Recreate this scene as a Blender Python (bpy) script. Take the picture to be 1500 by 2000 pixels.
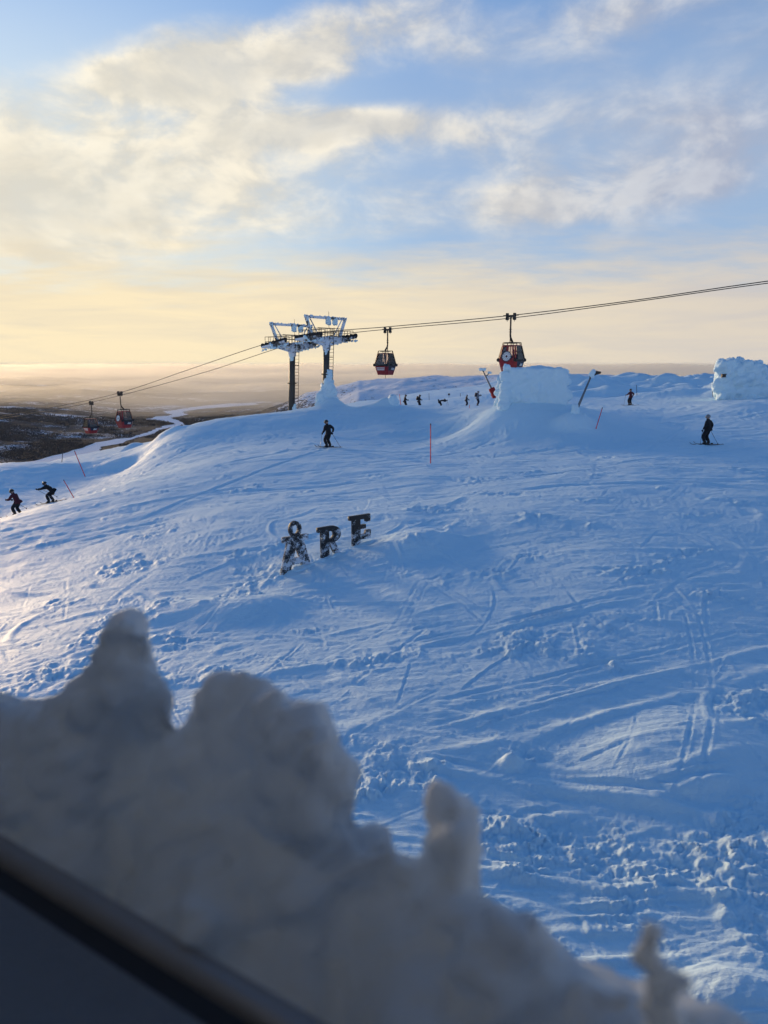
import bpy, bmesh, math, random
import numpy as np
from mathutils import Vector, Matrix

R = math.radians
sc = bpy.context.scene
COL = sc.collection
for o in list(bpy.data.objects):
    bpy.data.objects.remove(o)

# ------------------------------------------------------------------ camera
H = 6.0                      # height of the window viewpoint above the snow below it
PITCH = R(11.8)
FPX = 1390.0                 # focal length in photograph pixels (1500 x 2000)
cam = bpy.data.cameras.new('camera')
camo = bpy.data.objects.new('camera', cam)
COL.objects.link(camo)
camo.location = (0, 0, H)
camo.rotation_euler = (R(90) - PITCH, 0, 0)
cam.sensor_width = 36
cam.lens = 36 * FPX / 2000
cam.clip_start = 0.02
cam.clip_end = 200000
cam.dof.use_dof = True
cam.dof.focus_distance = 40
cam.dof.aperture_fstop = 4.4
sc.camera = camo

SUN_AZ, SUN_EL = R(-38), R(5.0)
SUN = Vector((math.sin(SUN_AZ) * math.cos(SUN_EL), math.cos(SUN_AZ) * math.cos(SUN_EL), math.sin(SUN_EL)))


def ray(px, py):
    xv = (px - 750) / FPX
    yv = (1000 - py) / FPX
    return Vector((xv, math.cos(PITCH) + yv * math.sin(PITCH), yv * math.cos(PITCH) - math.sin(PITCH)))


def at(px, py, Y):
    d = ray(px, py)
    return Vector((d.x / d.y * Y, Y, H + d.z / d.y * Y))


def at_z(px, py, z):
    d = ray(px, py)
    t = (z - H) / d.z
    return Vector((d.x * t, d.y * t, z))


def azel(px, py):
    d = ray(px, py).normalized()
    return math.atan2(d.x, d.y), math.asin(d.z)


# ------------------------------------------------------------------ view
vs = sc.view_settings
vs.view_transform = 'Standard'
vs.look = 'None'
vs.gamma = 1.0
vs.exposure = 1.05
vs.use_curve_mapping = False
sc.cycles.max_bounces = 5
sc.cycles.diffuse_bounces = 2
sc.cycles.glossy_bounces = 2
sc.cycles.use_adaptive_sampling = True
sc.cycles.adaptive_threshold = 0.02
sc.cycles.volume_bounces = 3
sc.cycles.transparent_max_bounces = 12
sc.cycles.caustics_reflective = False
sc.cycles.caustics_refractive = False
sc.cycles.use_denoising = True
sc.cycles.sample_clamp_indirect = 6
EXPF = 2 ** vs.exposure

# ------------------------------------------------------------------ sky
world = bpy.data.worlds.new('World')
sc.world = world
world.use_nodes = True
NT = world.node_tree
for n in list(NT.nodes):
    NT.nodes.remove(n)


class NB:
    """small helper that writes shader maths"""
    def __init__(self, tree):
        self.t = tree

    def new(self, kind):
        return self.t.nodes.new(kind)

    def link(self, a, b):
        self.t.links.new(a, b)

    def setin(self, sock, v):
        if hasattr(v, 'is_output'):
            self.link(v, sock)
        else:
            sock.default_value = v

    def m(self, op, a, b=None, c=None, clamp=False):
        n = self.new('ShaderNodeMath')
        n.operation = op
        n.use_clamp = clamp
        self.setin(n.inputs[0], a)
        if b is not None:
            self.setin(n.inputs[1], b)
        if c is not None:
            self.setin(n.inputs[2], c)
        return n.outputs[0]

    def vm(self, op, a, b=None, out=0):
        n = self.new('ShaderNodeVectorMath')
        n.operation = op
        self.setin(n.inputs[0], a)
        if b is not None:
            self.setin(n.inputs[1], b)
        return n.outputs['Value'] if out == 'v' else n.outputs[0]

    def sep(self, v):
        n = self.new('ShaderNodeSeparateXYZ')
        self.link(v, n.inputs[0])
        return n.outputs

    def comb(self, x, y, z):
        n = self.new('ShaderNodeCombineXYZ')
        for s, v in zip(n.inputs, (x, y, z)):
            self.setin(s, v)
        return n.outputs[0]

    def smooth(self, v, lo, hi, a=0.0, b=1.0):
        n = self.new('ShaderNodeMapRange')
        n.interpolation_type = 'SMOOTHSTEP'
        self.setin(n.inputs['Value'], v)
        n.inputs['From Min'].default_value = lo
        n.inputs['From Max'].default_value = hi
        n.inputs['To Min'].default_value = a
        n.inputs['To Max'].default_value = b
        return n.outputs[0]

    def lin(self, v, lo, hi, a=0.0, b=1.0):
        n = self.new('ShaderNodeMapRange')
        self.setin(n.inputs['Value'], v)
        n.inputs['From Min'].default_value = lo
        n.inputs['From Max'].default_value = hi
        n.inputs['To Min'].default_value = a
        n.inputs['To Max'].default_value = b
        return n.outputs[0]

    def noise(self, vec, scale, detail=4, rough=0.55, dist=0.0, color=False):
        n = self.new('ShaderNodeTexNoise')
        if vec is not None:
            self.link(vec, n.inputs['Vector'])
        n.inputs['Scale'].default_value = scale
        n.inputs['Detail'].default_value = detail
        n.inputs['Roughness'].default_value = rough
        n.inputs['Distortion'].default_value = dist
        return n.outputs['Color' if color else 'Fac']

    def mix(self, f, a, b):
        n = self.new('ShaderNodeMix')
        n.data_type = 'RGBA'
        self.setin(n.inputs[0], f)
        for s, v in ((n.inputs[6], a), (n.inputs[7], b)):
            if hasattr(v, 'is_output'):
                self.link(v, s)
            else:
                s.default_value = (*v, 1)
        return n.outputs[2]


W = NB(NT)
sky = W.new('ShaderNodeTexSky')
sky.sky_type = 'NISHITA'
sky.sun_disc = False
sky.sun_elevation = SUN_EL
sky.sun_rotation = SUN_AZ
sky.altitude = 1200
sky.air_density = 1.0
sky.dust_density = 0.4
sky.ozone_density = 4.2
bg_sky = W.new('ShaderNodeBackground')
W.link(sky.outputs[0], bg_sky.inputs[0])
bg_sky.inputs[1].default_value = 0.15

tc = W.new('ShaderNodeTexCoord')
D = W.vm('NORMALIZE', tc.outputs['Generated'])
dx, dy, dz = W.sep(D)[:3]
AZ = W.m('ARCTAN2', dx, dy)
EL = W.m('ARCSINE', dz)
# planar projection of a cloud deck, so that clouds flatten towards the horizon
inv = W.m('DIVIDE', 1.0, W.m('ADD', W.m('MAXIMUM', dz, 0.0), 0.16))
PL = W.comb(W.m('MULTIPLY', dx, inv), W.m('MULTIPLY', dy, inv), 0.0)
AE = W.comb(AZ, W.m('MULTIPLY', EL, 1.7), 0.0)
warp = W.noise(AE, 5.0, 5, 0.58, color=True)
wx, wy, wz = W.sep(warp)[:3]
AZw = W.m('ADD', AZ, W.m('MULTIPLY', W.m('SUBTRACT', wx, 0.5), 0.15))
ELw = W.m('ADD', EL, W.m('MULTIPLY', W.m('SUBTRACT', wy, 0.5), 0.05))

LOBES = [  # px, py, half width, half height, tilt, weight
    (560, 95, 250, 42, 11, 1.0), (320, 150, 100, 24, 4, 1.0), (640, 255, 165, 26, 4, 1.0),
    (190, 330, 330, 85, -3, 1.05), (40, 440, 190, 40, 0, 0.95), (470, 200, 110, 40, -20, 0.6),
    (1180, 30, 230, 35, 6, 0.55), (1180, 375, 260, 48, 4, 0.78), (1400, 220, 260, 110, 8, 0.5),
    (950, 240, 170, 40, 6, 0.42), (90, 500, 130, 14, -4, 0.6),
]
tot = None
for (px, py, wa, we, tilt, amp) in LOBES:
    a0, e0 = azel(px, py)
    ka, ke = FPX / wa, FPX / we
    ct, st = math.cos(R(tilt)), math.sin(R(tilt))
    da = W.m('SUBTRACT', AZw, a0)
    de = W.m('SUBTRACT', ELw, e0)
    u = W.m('ADD', W.m('MULTIPLY', da, ct * ka), W.m('MULTIPLY', de, st * ka))
    v = W.m('ADD', W.m('MULTIPLY', da, -st * ke), W.m('MULTIPLY', de, ct * ke))
    q = W.m('ADD', W.m('MULTIPLY', u, u), W.m('MULTIPLY', v, v))
    g = W.m('MULTIPLY', W.m('EXPONENT', W.m('MULTIPLY', q, -0.7)), amp)
    tot = g if tot is None else W.m('ADD', tot, g)

stretch = W.new('ShaderNodeMapping')
W.link(PL, stretch.inputs['Vector'])
stretch.inputs['Scale'].default_value = (1.0, 1.7, 1.0)
stretch.inputs['Rotation'].default_value = (0, 0, R(14))
n_big = W.noise(stretch.outputs[0], 1.3, 5, 0.6, 0.4)
n_fine = W.noise(AE, 9.0, 7, 0.60, 0.3)
off = W.vm('ADD', AE, (-0.022, 0.03, 0.0))
n_fine2 = W.noise(off, 9.0, 4, 0.55, 0.3)
# cloud amount: the shapes in view, and the same broken cloud all round at low elevation
fade = W.smooth(EL, R(34), R(14))
gen = W.m('MULTIPLY', W.smooth(n_big, 0.46, 0.80), 0.26)
amount = W.m('ADD', W.m('MULTIPLY', tot, W.lin(n_fine, 0.25, 0.75, 0.45, 1.4)), W.m('MULTIPLY', gen, fade))
cover = W.smooth(amount, 0.14, 0.86)
cover = W.m('MULTIPLY', cover, W.lin(n_fine, 0.25, 0.7, 0.78, 1.0), clamp=True)
# nearness to the sun
cosg = W.vm('DOT_PRODUCT', D, tuple(SUN), out='v')
near = W.smooth(cosg, 0.72, 0.99)
near2 = W.smooth(cosg, 0.40, 0.98)
edge = W.smooth(W.m('SUBTRACT', n_fine, n_fine2), -0.16, 0.18)


def ex(c):
    return tuple(k / EXPF for k in c)


lit = W.mix(near2, ex((0.60, 0.63, 0.71)), ex((1.06, 0.96, 0.76)))
shade = W.mix(near2, ex((0.40, 0.44, 0.56)), ex((0.74, 0.69, 0.58)))
thick = W.smooth(amount, 0.75, 1.25)
sel = W.m('MULTIPLY', edge, W.m('SUBTRACT', 1.0, W.m('MULTIPLY', thick, 0.55)), clamp=True)
cloudcol = W.mix(sel, shade, lit)

# veil: thin high haze that softens the clear gaps low in the sky
veilcol = W.mix(near, ex((0.38, 0.49, 0.66)), ex((0.74, 0.81, 0.79)))
veil = W.m('MULTIPLY', W.smooth(EL, R(34), R(14)), 0.82)
# low deck of lit cloud above the horizon
deck_edge = W.m('ADD', EL, W.m('MULTIPLY', W.m('SUBTRACT', W.noise(stretch.outputs[0], 2.2, 5, 0.6), 0.5), R(7)))
deck = W.smooth(deck_edge, R(10.5), R(4.5))
sc_low = W.new('ShaderNodeMapping')
lowv = W.comb(AZ, EL, 0.0)
W.link(lowv, sc_low.inputs['Vector'])
sc_low.inputs['Scale'].default_value = (3.0, 26.0, 1.0)
n_low = W.noise(sc_low.outputs[0], 1.6, 5, 0.6, 0.6)
deck_lit = W.mix(near2, ex((0.73, 0.65, 0.55)), ex((1.0, 0.84, 0.56)))
deck_shade = W.mix(near2, ex((0.60, 0.57, 0.56)), ex((0.80, 0.71, 0.55)))
lowglow = W.smooth(EL, R(9), R(1.5))
dmix = W.m('ADD', W.lin(n_low, 0.36, 0.62, 0.0, 0.65), W.m('MULTIPLY', lowglow, 0.45), clamp=True)
deckcol = W.mix(dmix, deck_shade, deck_lit)


def bg(col, s=1.0):
    n = W.new('ShaderNodeBackground')
    W.link(col, n.inputs[0])
    n.inputs[1].default_value = s
    return n.outputs[0]


def mixs(f, a, b):
    n = W.new('ShaderNodeMixShader')
    W.link(f, n.inputs[0])
    W.link(a, n.inputs[1])
    W.link(b, n.inputs[2])
    return n.outputs[0]


s1 = mixs(veil, bg_sky.outputs[0], bg(veilcol))
s2 = mixs(cover, s1, bg(cloudcol))
s3 = mixs(deck, s2, bg(deckcol))
world.cycles.sampling_method = 'MANUAL'
world.cycles.sample_map_resolution = 512
wo = W.new('ShaderNodeOutputWorld')
W.link(s3, wo.inputs[0])

# ------------------------------------------------------------------ sun
sl = bpy.data.lights.new('sun', 'SUN')
sl.energy = 1.6
sl.angle = R(10.0)
sl.color = (1.0, 0.70, 0.38)
so = bpy.data.objects.new('sun', sl)
COL.objects.link(so)
so.rotation_euler = (-SUN).to_track_quat('-Z', 'Y').to_euler()
so.location = SUN * 50


# ------------------------------------------------------------------ helpers
def tag(o, label=None, cat=None, group=None, kind=None):
    if label:
        o['label'] = label
    if cat:
        o['category'] = cat
    if group:
        o['group'] = group
    if kind:
        o['kind'] = kind
    return o


def empty(name, loc, rz=0.0, tilt=None):
    o = bpy.data.objects.new(name, None)
    o.empty_display_size = 0.2
    COL.objects.link(o)
    o.location = loc
    o.rotation_euler = (tilt[0], tilt[1], rz) if tilt else (0, 0, rz)
    return o


def obj(name, me, mat=None, parent=None, smooth=False):
    o = bpy.data.objects.new(name, me)
    COL.objects.link(o)
    if mat is not None and not me.materials:
        for m in (mat if isinstance(mat, (list, tuple)) else [mat]):
            me.materials.append(m)
    if parent:
        o.parent = parent
    if smooth:
        me.polygons.foreach_set('use_smooth', np.ones(len(me.polygons), dtype=bool))
    return o


class MB:
    """collects simple shapes into one mesh"""
    def __init__(self):
        self.v = []
        self.f = []
        self.mi = []
        self.cur = 0

    def add(self, vs_, fs_):
        b = len(self.v)
        self.v += [tuple(p) for p in vs_]
        self.f += [tuple(i + b for i in f) for f in fs_]
        self.mi += [self.cur] * len(fs_)
        return self

    def box(self, c, s, rot=None):
        c = Vector(c)
        h = Vector(s) * 0.5
        vv = []
        for z in (-1, 1):
            for (x, y) in ((-1, -1), (1, -1), (1, 1), (-1, 1)):
                p = Vector((x * h.x, y * h.y, z * h.z))
                if rot is not None:
                    p = rot @ p
                vv.append(c + p)
        return self.add(vv, [(3, 2, 1, 0), (4, 5, 6, 7), (0, 1, 5, 4), (1, 2, 6, 5), (2, 3, 7, 6), (3, 0, 4, 7)])

    def bar(self, a, b, w, h=None, up=(0, 0, 1)):
        a, b = Vector(a), Vector(b)
        d = b - a
        L = d.length
        z = d.normalized()
        u = Vector(up)
        x = u.cross(z)
        if x.length < 1e-4:
            x = Vector((1, 0, 0)).cross(z)
        x.normalize()
        y = z.cross(x)
        rot = Matrix((x, y, z)).transposed()
        return self.box((a + b) / 2, (w, h or w, L), rot)

    def tube(self, pts, r, n=8, cap=True):
        pts = [Vector(p) for p in pts]
        k = len(pts)
        rr = r if isinstance(r, (list, tuple)) else [r] * k
        vv = []
        ref = None
        for i, p in enumerate(pts):
            d = (pts[min(i + 1, k - 1)] - pts[max(i - 1, 0)]).normalized()
            if ref is None:
                ref = Vector((0, 0, 1)) if abs(d.z) < 0.9 else Vector((1, 0, 0))
            x = (ref - d * ref.dot(d)).normalized()
            ref = x
            y = d.cross(x)
            for j in range(n):
                a = 2 * math.pi * j / n
                vv.append(p + (x * math.cos(a) + y * math.sin(a)) * rr[i])
        ff = []
        for i in range(k - 1):
            for j in range(n):
                a, b = i * n + j, i * n + (j + 1) % n
                ff.append((a, b, b + n, a + n))
        if cap:
            ff.append(tuple(reversed(range(n))))
            ff.append(tuple(range((k - 1) * n, k * n)))
        return self.add(vv, ff)

    def ball(self, c, r, n=10, m=6, sx=1, sy=1, sz=1):
        c = Vector(c)
        vv = [c + Vector((0, 0, -r * sz))]
        for i in range(1, m):
            t = -math.pi / 2 + math.pi * i / m
            for j in range(n):
                a = 2 * math.pi * j / n
                vv.append(c + Vector((math.cos(a) * math.cos(t) * r * sx, math.sin(a) * math.cos(t) * r * sy, math.sin(t) * r * sz)))
        vv.append(c + Vector((0, 0, r * sz)))
        ff = []
        for j in range(n):
            ff.append((0, 1 + (j + 1) % n, 1 + j))
        for i in range(m - 2):
            for j in range(n):
                a, b = 1 + i * n + j, 1 + i * n + (j + 1) % n
                ff.append((a, b, b + n, a + n))
        top = len(vv) - 1
        s = 1 + (m - 2) * n
        for j in range(n):
            ff.append((s + j, s + (j + 1) % n, top))
        return self.add(vv, ff)

    def mesh(self, name='m'):
        me = bpy.data.meshes.new(name)
        me.from_pydata(self.v, [], self.f)
        if any(self.mi):
            me.polygons.foreach_set('material_index', self.mi)
        me.update()
        return me

    def build(self, name, mat, parent=None, smooth=False):
        return obj(name, self.mesh(name), mat, parent, smooth)


def np_mesh(name, verts, quads):
    me = bpy.data.meshes.new(name)
    nv, nq = len(verts), len(quads)
    k = quads.shape[1]
    me.vertices.add(nv)
    me.vertices.foreach_set('co', np.ascontiguousarray(verts, dtype=np.float32).ravel())
    me.loops.add(nq * k)
    me.loops.foreach_set('vertex_index', np.ascontiguousarray(quads, dtype=np.int32).ravel())
    me.polygons.add(nq)
    me.polygons.foreach_set('loop_start', np.arange(0, nq * k, k, dtype=np.int32))
    me.polygons.foreach_set('loop_total', np.full(nq, k, dtype=np.int32))
    me.polygons.foreach_set('use_smooth', np.ones(nq, dtype=bool))
    me.update(calc_edges=True)
    return me


def grid_quads(nr, nc):
    i = np.arange(nr - 1)[:, None] * nc + np.arange(nc - 1)[None, :]
    return np.stack([i, i + 1, i + nc + 1, i + nc], -1).reshape(-1, 4)


# ---- numpy noise
def _hash(ix, iy, seed):
    h = (ix.astype(np.int64) * 374761393 + iy.astype(np.int64) * 668265263 + seed * 1274126177) & 0xFFFFFFFF
    h = ((h ^ (h >> 13)) * 1274126177) & 0xFFFFFFFF
    h = h ^ (h >> 16)
    return (h & 0xFFFFFF).astype(np.float64) / 0xFFFFFF


def gnoise(x, y, seed=0):
    x0, y0 = np.floor(x), np.floor(y)
    fx, fy = x - x0, y - y0
    ux = fx * fx * fx * (fx * (fx * 6 - 15) + 10)
    uy = fy * fy * fy * (fy * (fy * 6 - 15) + 10)
    out = 0
    for i in (0, 1):
        for j in (0, 1):
            a = _hash(x0 + i, y0 + j, seed) * 2 * math.pi
            g = np.cos(a) * (fx - i) + np.sin(a) * (fy - j)
            out = out + g * (ux if i else 1 - ux) * (uy if j else 1 - uy)
    return out * 1.5


def fbm(x, y, octv=4, seed=0, gain=0.5, lac=2.03):
    s, a, f = 0, 1.0, 1.0
    for k in range(octv):
        s = s + a * gnoise(x * f + k * 17.3, y * f - k * 9.1, seed + k)
        a *= gain
        f *= lac
    return s


def cell(x, y, seed=0):
    """distance to the nearest scattered point, and that point's random value"""
    x0, y0 = np.floor(x), np.floor(y)
    best = np.full(x.shape, 9.0)
    val = np.zeros(x.shape)
    for i in (-1, 0, 1):
        for j in (-1, 0, 1):
            cx, cy = x0 + i, y0 + j
            px = cx + _hash(cx, cy, seed)
            py = cy + _hash(cx, cy, seed + 7)
            d = np.hypot(px - x, py - y)
            m = d < best
            best = np.where(m, d, best)
            val = np.where(m, _hash(cx, cy, seed + 13), val)
    return best, val


def sstep(v, lo, hi):
    t = np.clip((v - lo) / (hi - lo), 0, 1)
    return t * t * (3 - 2 * t)


# ------------------------------------------------------------------ materials
def material(name):
    m = bpy.data.materials.new(name)
    m.use_nodes = True
    nb = NB(m.node_tree)
    b = m.node_tree.nodes['Principled BSDF']
    return m, nb, b


def plain(name, col, rough=0.6, metal=0.0, var=0.12, scale=6.0, spec=0.4, bump=0.0):
    m, nb, b = material(name)
    t = nb.new('ShaderNodeTexCoord')
    n = nb.noise(t.outputs['Object'], scale, 5, 0.6)
    c = nb.mix(n, tuple(k * (1 - var * 1.6) for k in col), tuple(min(1, k * (1 + var * 1.6)) for k in col))
    nb.link(c, b.inputs['Base Color'])
    nb.setin(b.inputs['Roughness'], nb.lin(n, 0.3, 0.7, max(0.05, rough - 0.1), min(1, rough + 0.1)))
    b.inputs['Metallic'].default_value = metal
    b.inputs['Specular IOR Level'].default_value = spec
    if bump:
        bp = nb.new('ShaderNodeBump')
        bp.inputs['Strength'].default_value = bump
        bp.inputs['Distance'].default_value = 0.02
        nb.link(nb.noise(t.outputs['Object'], scale * 6, 4, 0.6), bp.inputs['Height'])
        nb.link(bp.outputs[0], b.inputs['Normal'])
    return m


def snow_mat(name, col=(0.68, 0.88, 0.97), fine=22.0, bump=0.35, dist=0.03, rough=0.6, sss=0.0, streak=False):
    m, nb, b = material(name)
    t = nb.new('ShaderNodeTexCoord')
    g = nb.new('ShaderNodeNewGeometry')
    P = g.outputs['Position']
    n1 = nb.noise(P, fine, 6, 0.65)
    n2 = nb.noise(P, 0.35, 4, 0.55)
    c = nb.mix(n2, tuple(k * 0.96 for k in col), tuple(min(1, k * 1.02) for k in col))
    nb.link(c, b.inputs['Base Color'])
    b.inputs['Roughness'].default_value = rough
    b.inputs['Specular IOR Level'].default_value = 0.25
    if sss:
        tl = nb.new('ShaderNodeBsdfTranslucent')
        tl.inputs[0].default_value = (0.80, 0.86, 0.92, 1)
        mx = nb.new('ShaderNodeMixShader')
        mx.inputs[0].default_value = sss
        nb.link(b.outputs[0], mx.inputs[1])
        nb.link(tl.outputs[0], mx.inputs[2])
        nb.link(mx.outputs[0], m.node_tree.nodes['Material Output'].inputs[0])
    bp = nb.new('ShaderNodeBump')
    bp.inputs['Strength'].default_value = bump
    bp.inputs['Distance'].default_value = dist
    hgt_ = n1
    if streak:      # fine scratches left by ski edges, in two directions
        for (rz, wgt) in ((0.10, 1.0), (-0.42, 0.7)):
            mp = nb.new('ShaderNodeMapping')
            nb.link(P, mp.inputs[0])
            mp.inputs['Rotation'].default_value = (0, 0, -rz)
            mp.inputs['Scale'].default_value = (0.7, 6.0, 1.0)
            ns = nb.noise(mp.outputs[0], 1.0, 5, 0.62, 0.2)
            hgt_ = nb.m('ADD', hgt_, nb.m('MULTIPLY', ns, wgt * 1.1))
    nb.link(hgt_, bp.inputs['Height'])
    nb.link(bp.outputs[0], b.inputs['Normal'])
    return m


M = {}
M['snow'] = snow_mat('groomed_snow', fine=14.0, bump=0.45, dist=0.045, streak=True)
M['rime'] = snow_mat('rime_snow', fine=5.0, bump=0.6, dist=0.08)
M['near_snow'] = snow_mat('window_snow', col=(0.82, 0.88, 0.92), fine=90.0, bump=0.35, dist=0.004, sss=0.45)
M['steel_dark'] = plain('dark_galvanised_steel', (0.055, 0.05, 0.045), 0.55, 0.4, 0.25, 1.5, bump=0.2)
M['steel'] = plain('grey_galvanised_steel', (0.18, 0.19, 0.2), 0.5, 0.5, 0.25, 3)
M['rubber'] = plain('black_rubber', (0.02, 0.02, 0.022), 0.7, 0, 0.2, 5)
M['rope'] = plain('steel_rope', (0.05, 0.045, 0.04), 0.6, 0.4, 0.2, 3)
M['red'] = plain('red_cabin_paint', (0.25, 0.016, 0.021), 0.35, 0, 0.15, 2)
M['navy'] = plain('navy_panel', (0.010, 0.013, 0.035), 0.4, 0, 0.2, 3)
M['white'] = plain('white_print', (0.78, 0.80, 0.82), 0.5, 0, 0.05, 4)
M['black'] = plain('black_cloth', (0.012, 0.012, 0.015), 0.85, 0, 0.3, 9)
M['charcoal'] = plain('charcoal_cloth', (0.03, 0.033, 0.04), 0.85, 0, 0.3, 9)
M['maroon'] = plain('maroon_cloth', (0.075, 0.014, 0.022), 0.85, 0, 0.3, 9)
M['redcloth'] = plain('red_cloth', (0.28, 0.02, 0.022), 0.85, 0, 0.25, 9)
M['greycloth'] = plain('pale_grey_cloth', (0.22, 0.23, 0.26), 0.85, 0, 0.2, 9)
M['navycloth'] = plain('navy_cloth', (0.02, 0.025, 0.045), 0.85, 0, 0.25, 9)
M['skin'] = plain('skin', (0.45, 0.27, 0.2), 0.6, 0, 0.1, 9)
M['helmet_dark'] = plain('dark_helmet', (0.015, 0.015, 0.018), 0.35, 0, 0.2, 5)
M['helmet_grey'] = plain('grey_helmet', (0.20, 0.21, 0.22), 0.35, 0, 0.2, 5)
M['goggle'] = plain('goggle_lens', (0.04, 0.03, 0.05), 0.1, 0, 0.1, 5, spec=0.8)
M['ski'] = plain('dark_ski', (0.03, 0.03, 0.035), 0.4, 0, 0.3, 4)
M['alu'] = plain('ski_pole_metal', (0.16, 0.18, 0.22), 0.35, 0.7, 0.1, 4)
M['marker'] = plain('red_marker_plastic', (0.75, 0.05, 0.07), 0.5, 0, 0.12, 3)
M['marker_top'] = plain('dark_marker_tip', (0.03, 0.02, 0.03), 0.6, 0, 0.12, 3)
M['stake'] = plain('weathered_stake', (0.07, 0.07, 0.08), 0.8, 0, 0.2, 5)
M['sign'] = None


def rimed(name, col, lo, hi, scale, rough=0.5, grad=0.0, dist=0.3):
    """dark metal with rime frozen on in patches"""
    m, nb, b = material(name)
    t = nb.new('ShaderNodeTexCoord')
    P = t.outputs['Object']
    n = nb.noise(P, scale, 8, 0.72, dist)
    nl = nb.noise(P, scale * 0.16, 3, 0.5)
    src = nb.m('ADD', n, nb.m('MULTIPLY', nb.m('SUBTRACT', nl, 0.5), 0.8))
    if grad:
        gx, gy, gz_ = nb.sep(P)[:3]
        src = nb.m('ADD', src, nb.m('ADD', nb.m('MULTIPLY', nb.m('SUBTRACT', 0.5, gy), grad), nb.m('MULTIPLY', gx, grad * 0.45)))
    f = nb.smooth(src, lo, hi)
    c = nb.mix(f, col, (0.74, 0.79, 0.86))
    nb.link(c, b.inputs['Base Color'])
    nb.setin(b.inputs['Roughness'], nb.lin(f, 0, 1, rough, 0.8))
    bp = nb.new('ShaderNodeBump')
    bp.inputs['Strength'].default_value = 0.7
    bp.inputs['Distance'].default_value = 0.03
    nb.link(f, bp.inputs['Height'])
    nb.link(bp.outputs[0], b.inputs['Normal'])
    return m


M['sign'] = rimed('rimed_black_metal', (0.008, 0.008, 0.010), 0.50, 0.66, 26, grad=0.16)
M['sign_pale'] = rimed('heavily_rimed_black_metal', (0.012, 0.012, 0.015), 0.43, 0.60, 24, grad=0.10)
M['sign_dark'] = rimed('lightly_rimed_black_metal', (0.008, 0.008, 0.010), 0.55, 0.70, 22, grad=0.26)
M['rimed_steel'] = rimed('rimed_steel', (0.06, 0.055, 0.05), 0.40, 0.52, 4)
M['rimed_mast'] = rimed('mast_steel', (0.050, 0.044, 0.040), 0.68, 0.76, 2.5)


def glass_mat():
    m = bpy.data.materials.new('tinted_cabin_glass')
    m.use_nodes = True
    nb = NB(m.node_tree)
    m.node_tree.nodes.remove(m.node_tree.nodes['Principled BSDF'])
    out = m.node_tree.nodes['Material Output']
    tr = nb.new('ShaderNodeBsdfTransparent')
    t = nb.new('ShaderNodeTexCoord')
    n = nb.noise(t.outputs['Object'], 3, 4, 0.6)
    nb.link(nb.mix(n, (0.92, 0.86, 0.85), (0.97, 0.93, 0.92)), tr.inputs[0])
    gl = nb.new('ShaderNodeBsdfGlossy')
    gl.inputs['Roughness'].default_value = 0.08
    df = nb.new('ShaderNodeBsdfDiffuse')
    df.inputs[0].default_value = (0.30, 0.22, 0.22, 1)
    fr = nb.new('ShaderNodeFresnel')
    fr.inputs[0].default_value = 1.45
    a = nb.new('ShaderNodeMixShader')
    a.inputs[0].default_value = 0.04
    nb.link(tr.outputs[0], a.inputs[1])
    nb.link(df.outputs[0], a.inputs[2])
    b = nb.new('ShaderNodeMixShader')
    nb.link(fr.outputs[0], b.inputs[0])
    nb.link(a.outputs[0], b.inputs[1])
    nb.link(gl.outputs[0], b.inputs[2])
    nb.link(b.outputs[0], out.inputs[0])
    return m


M['glass'] = glass_mat()
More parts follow.
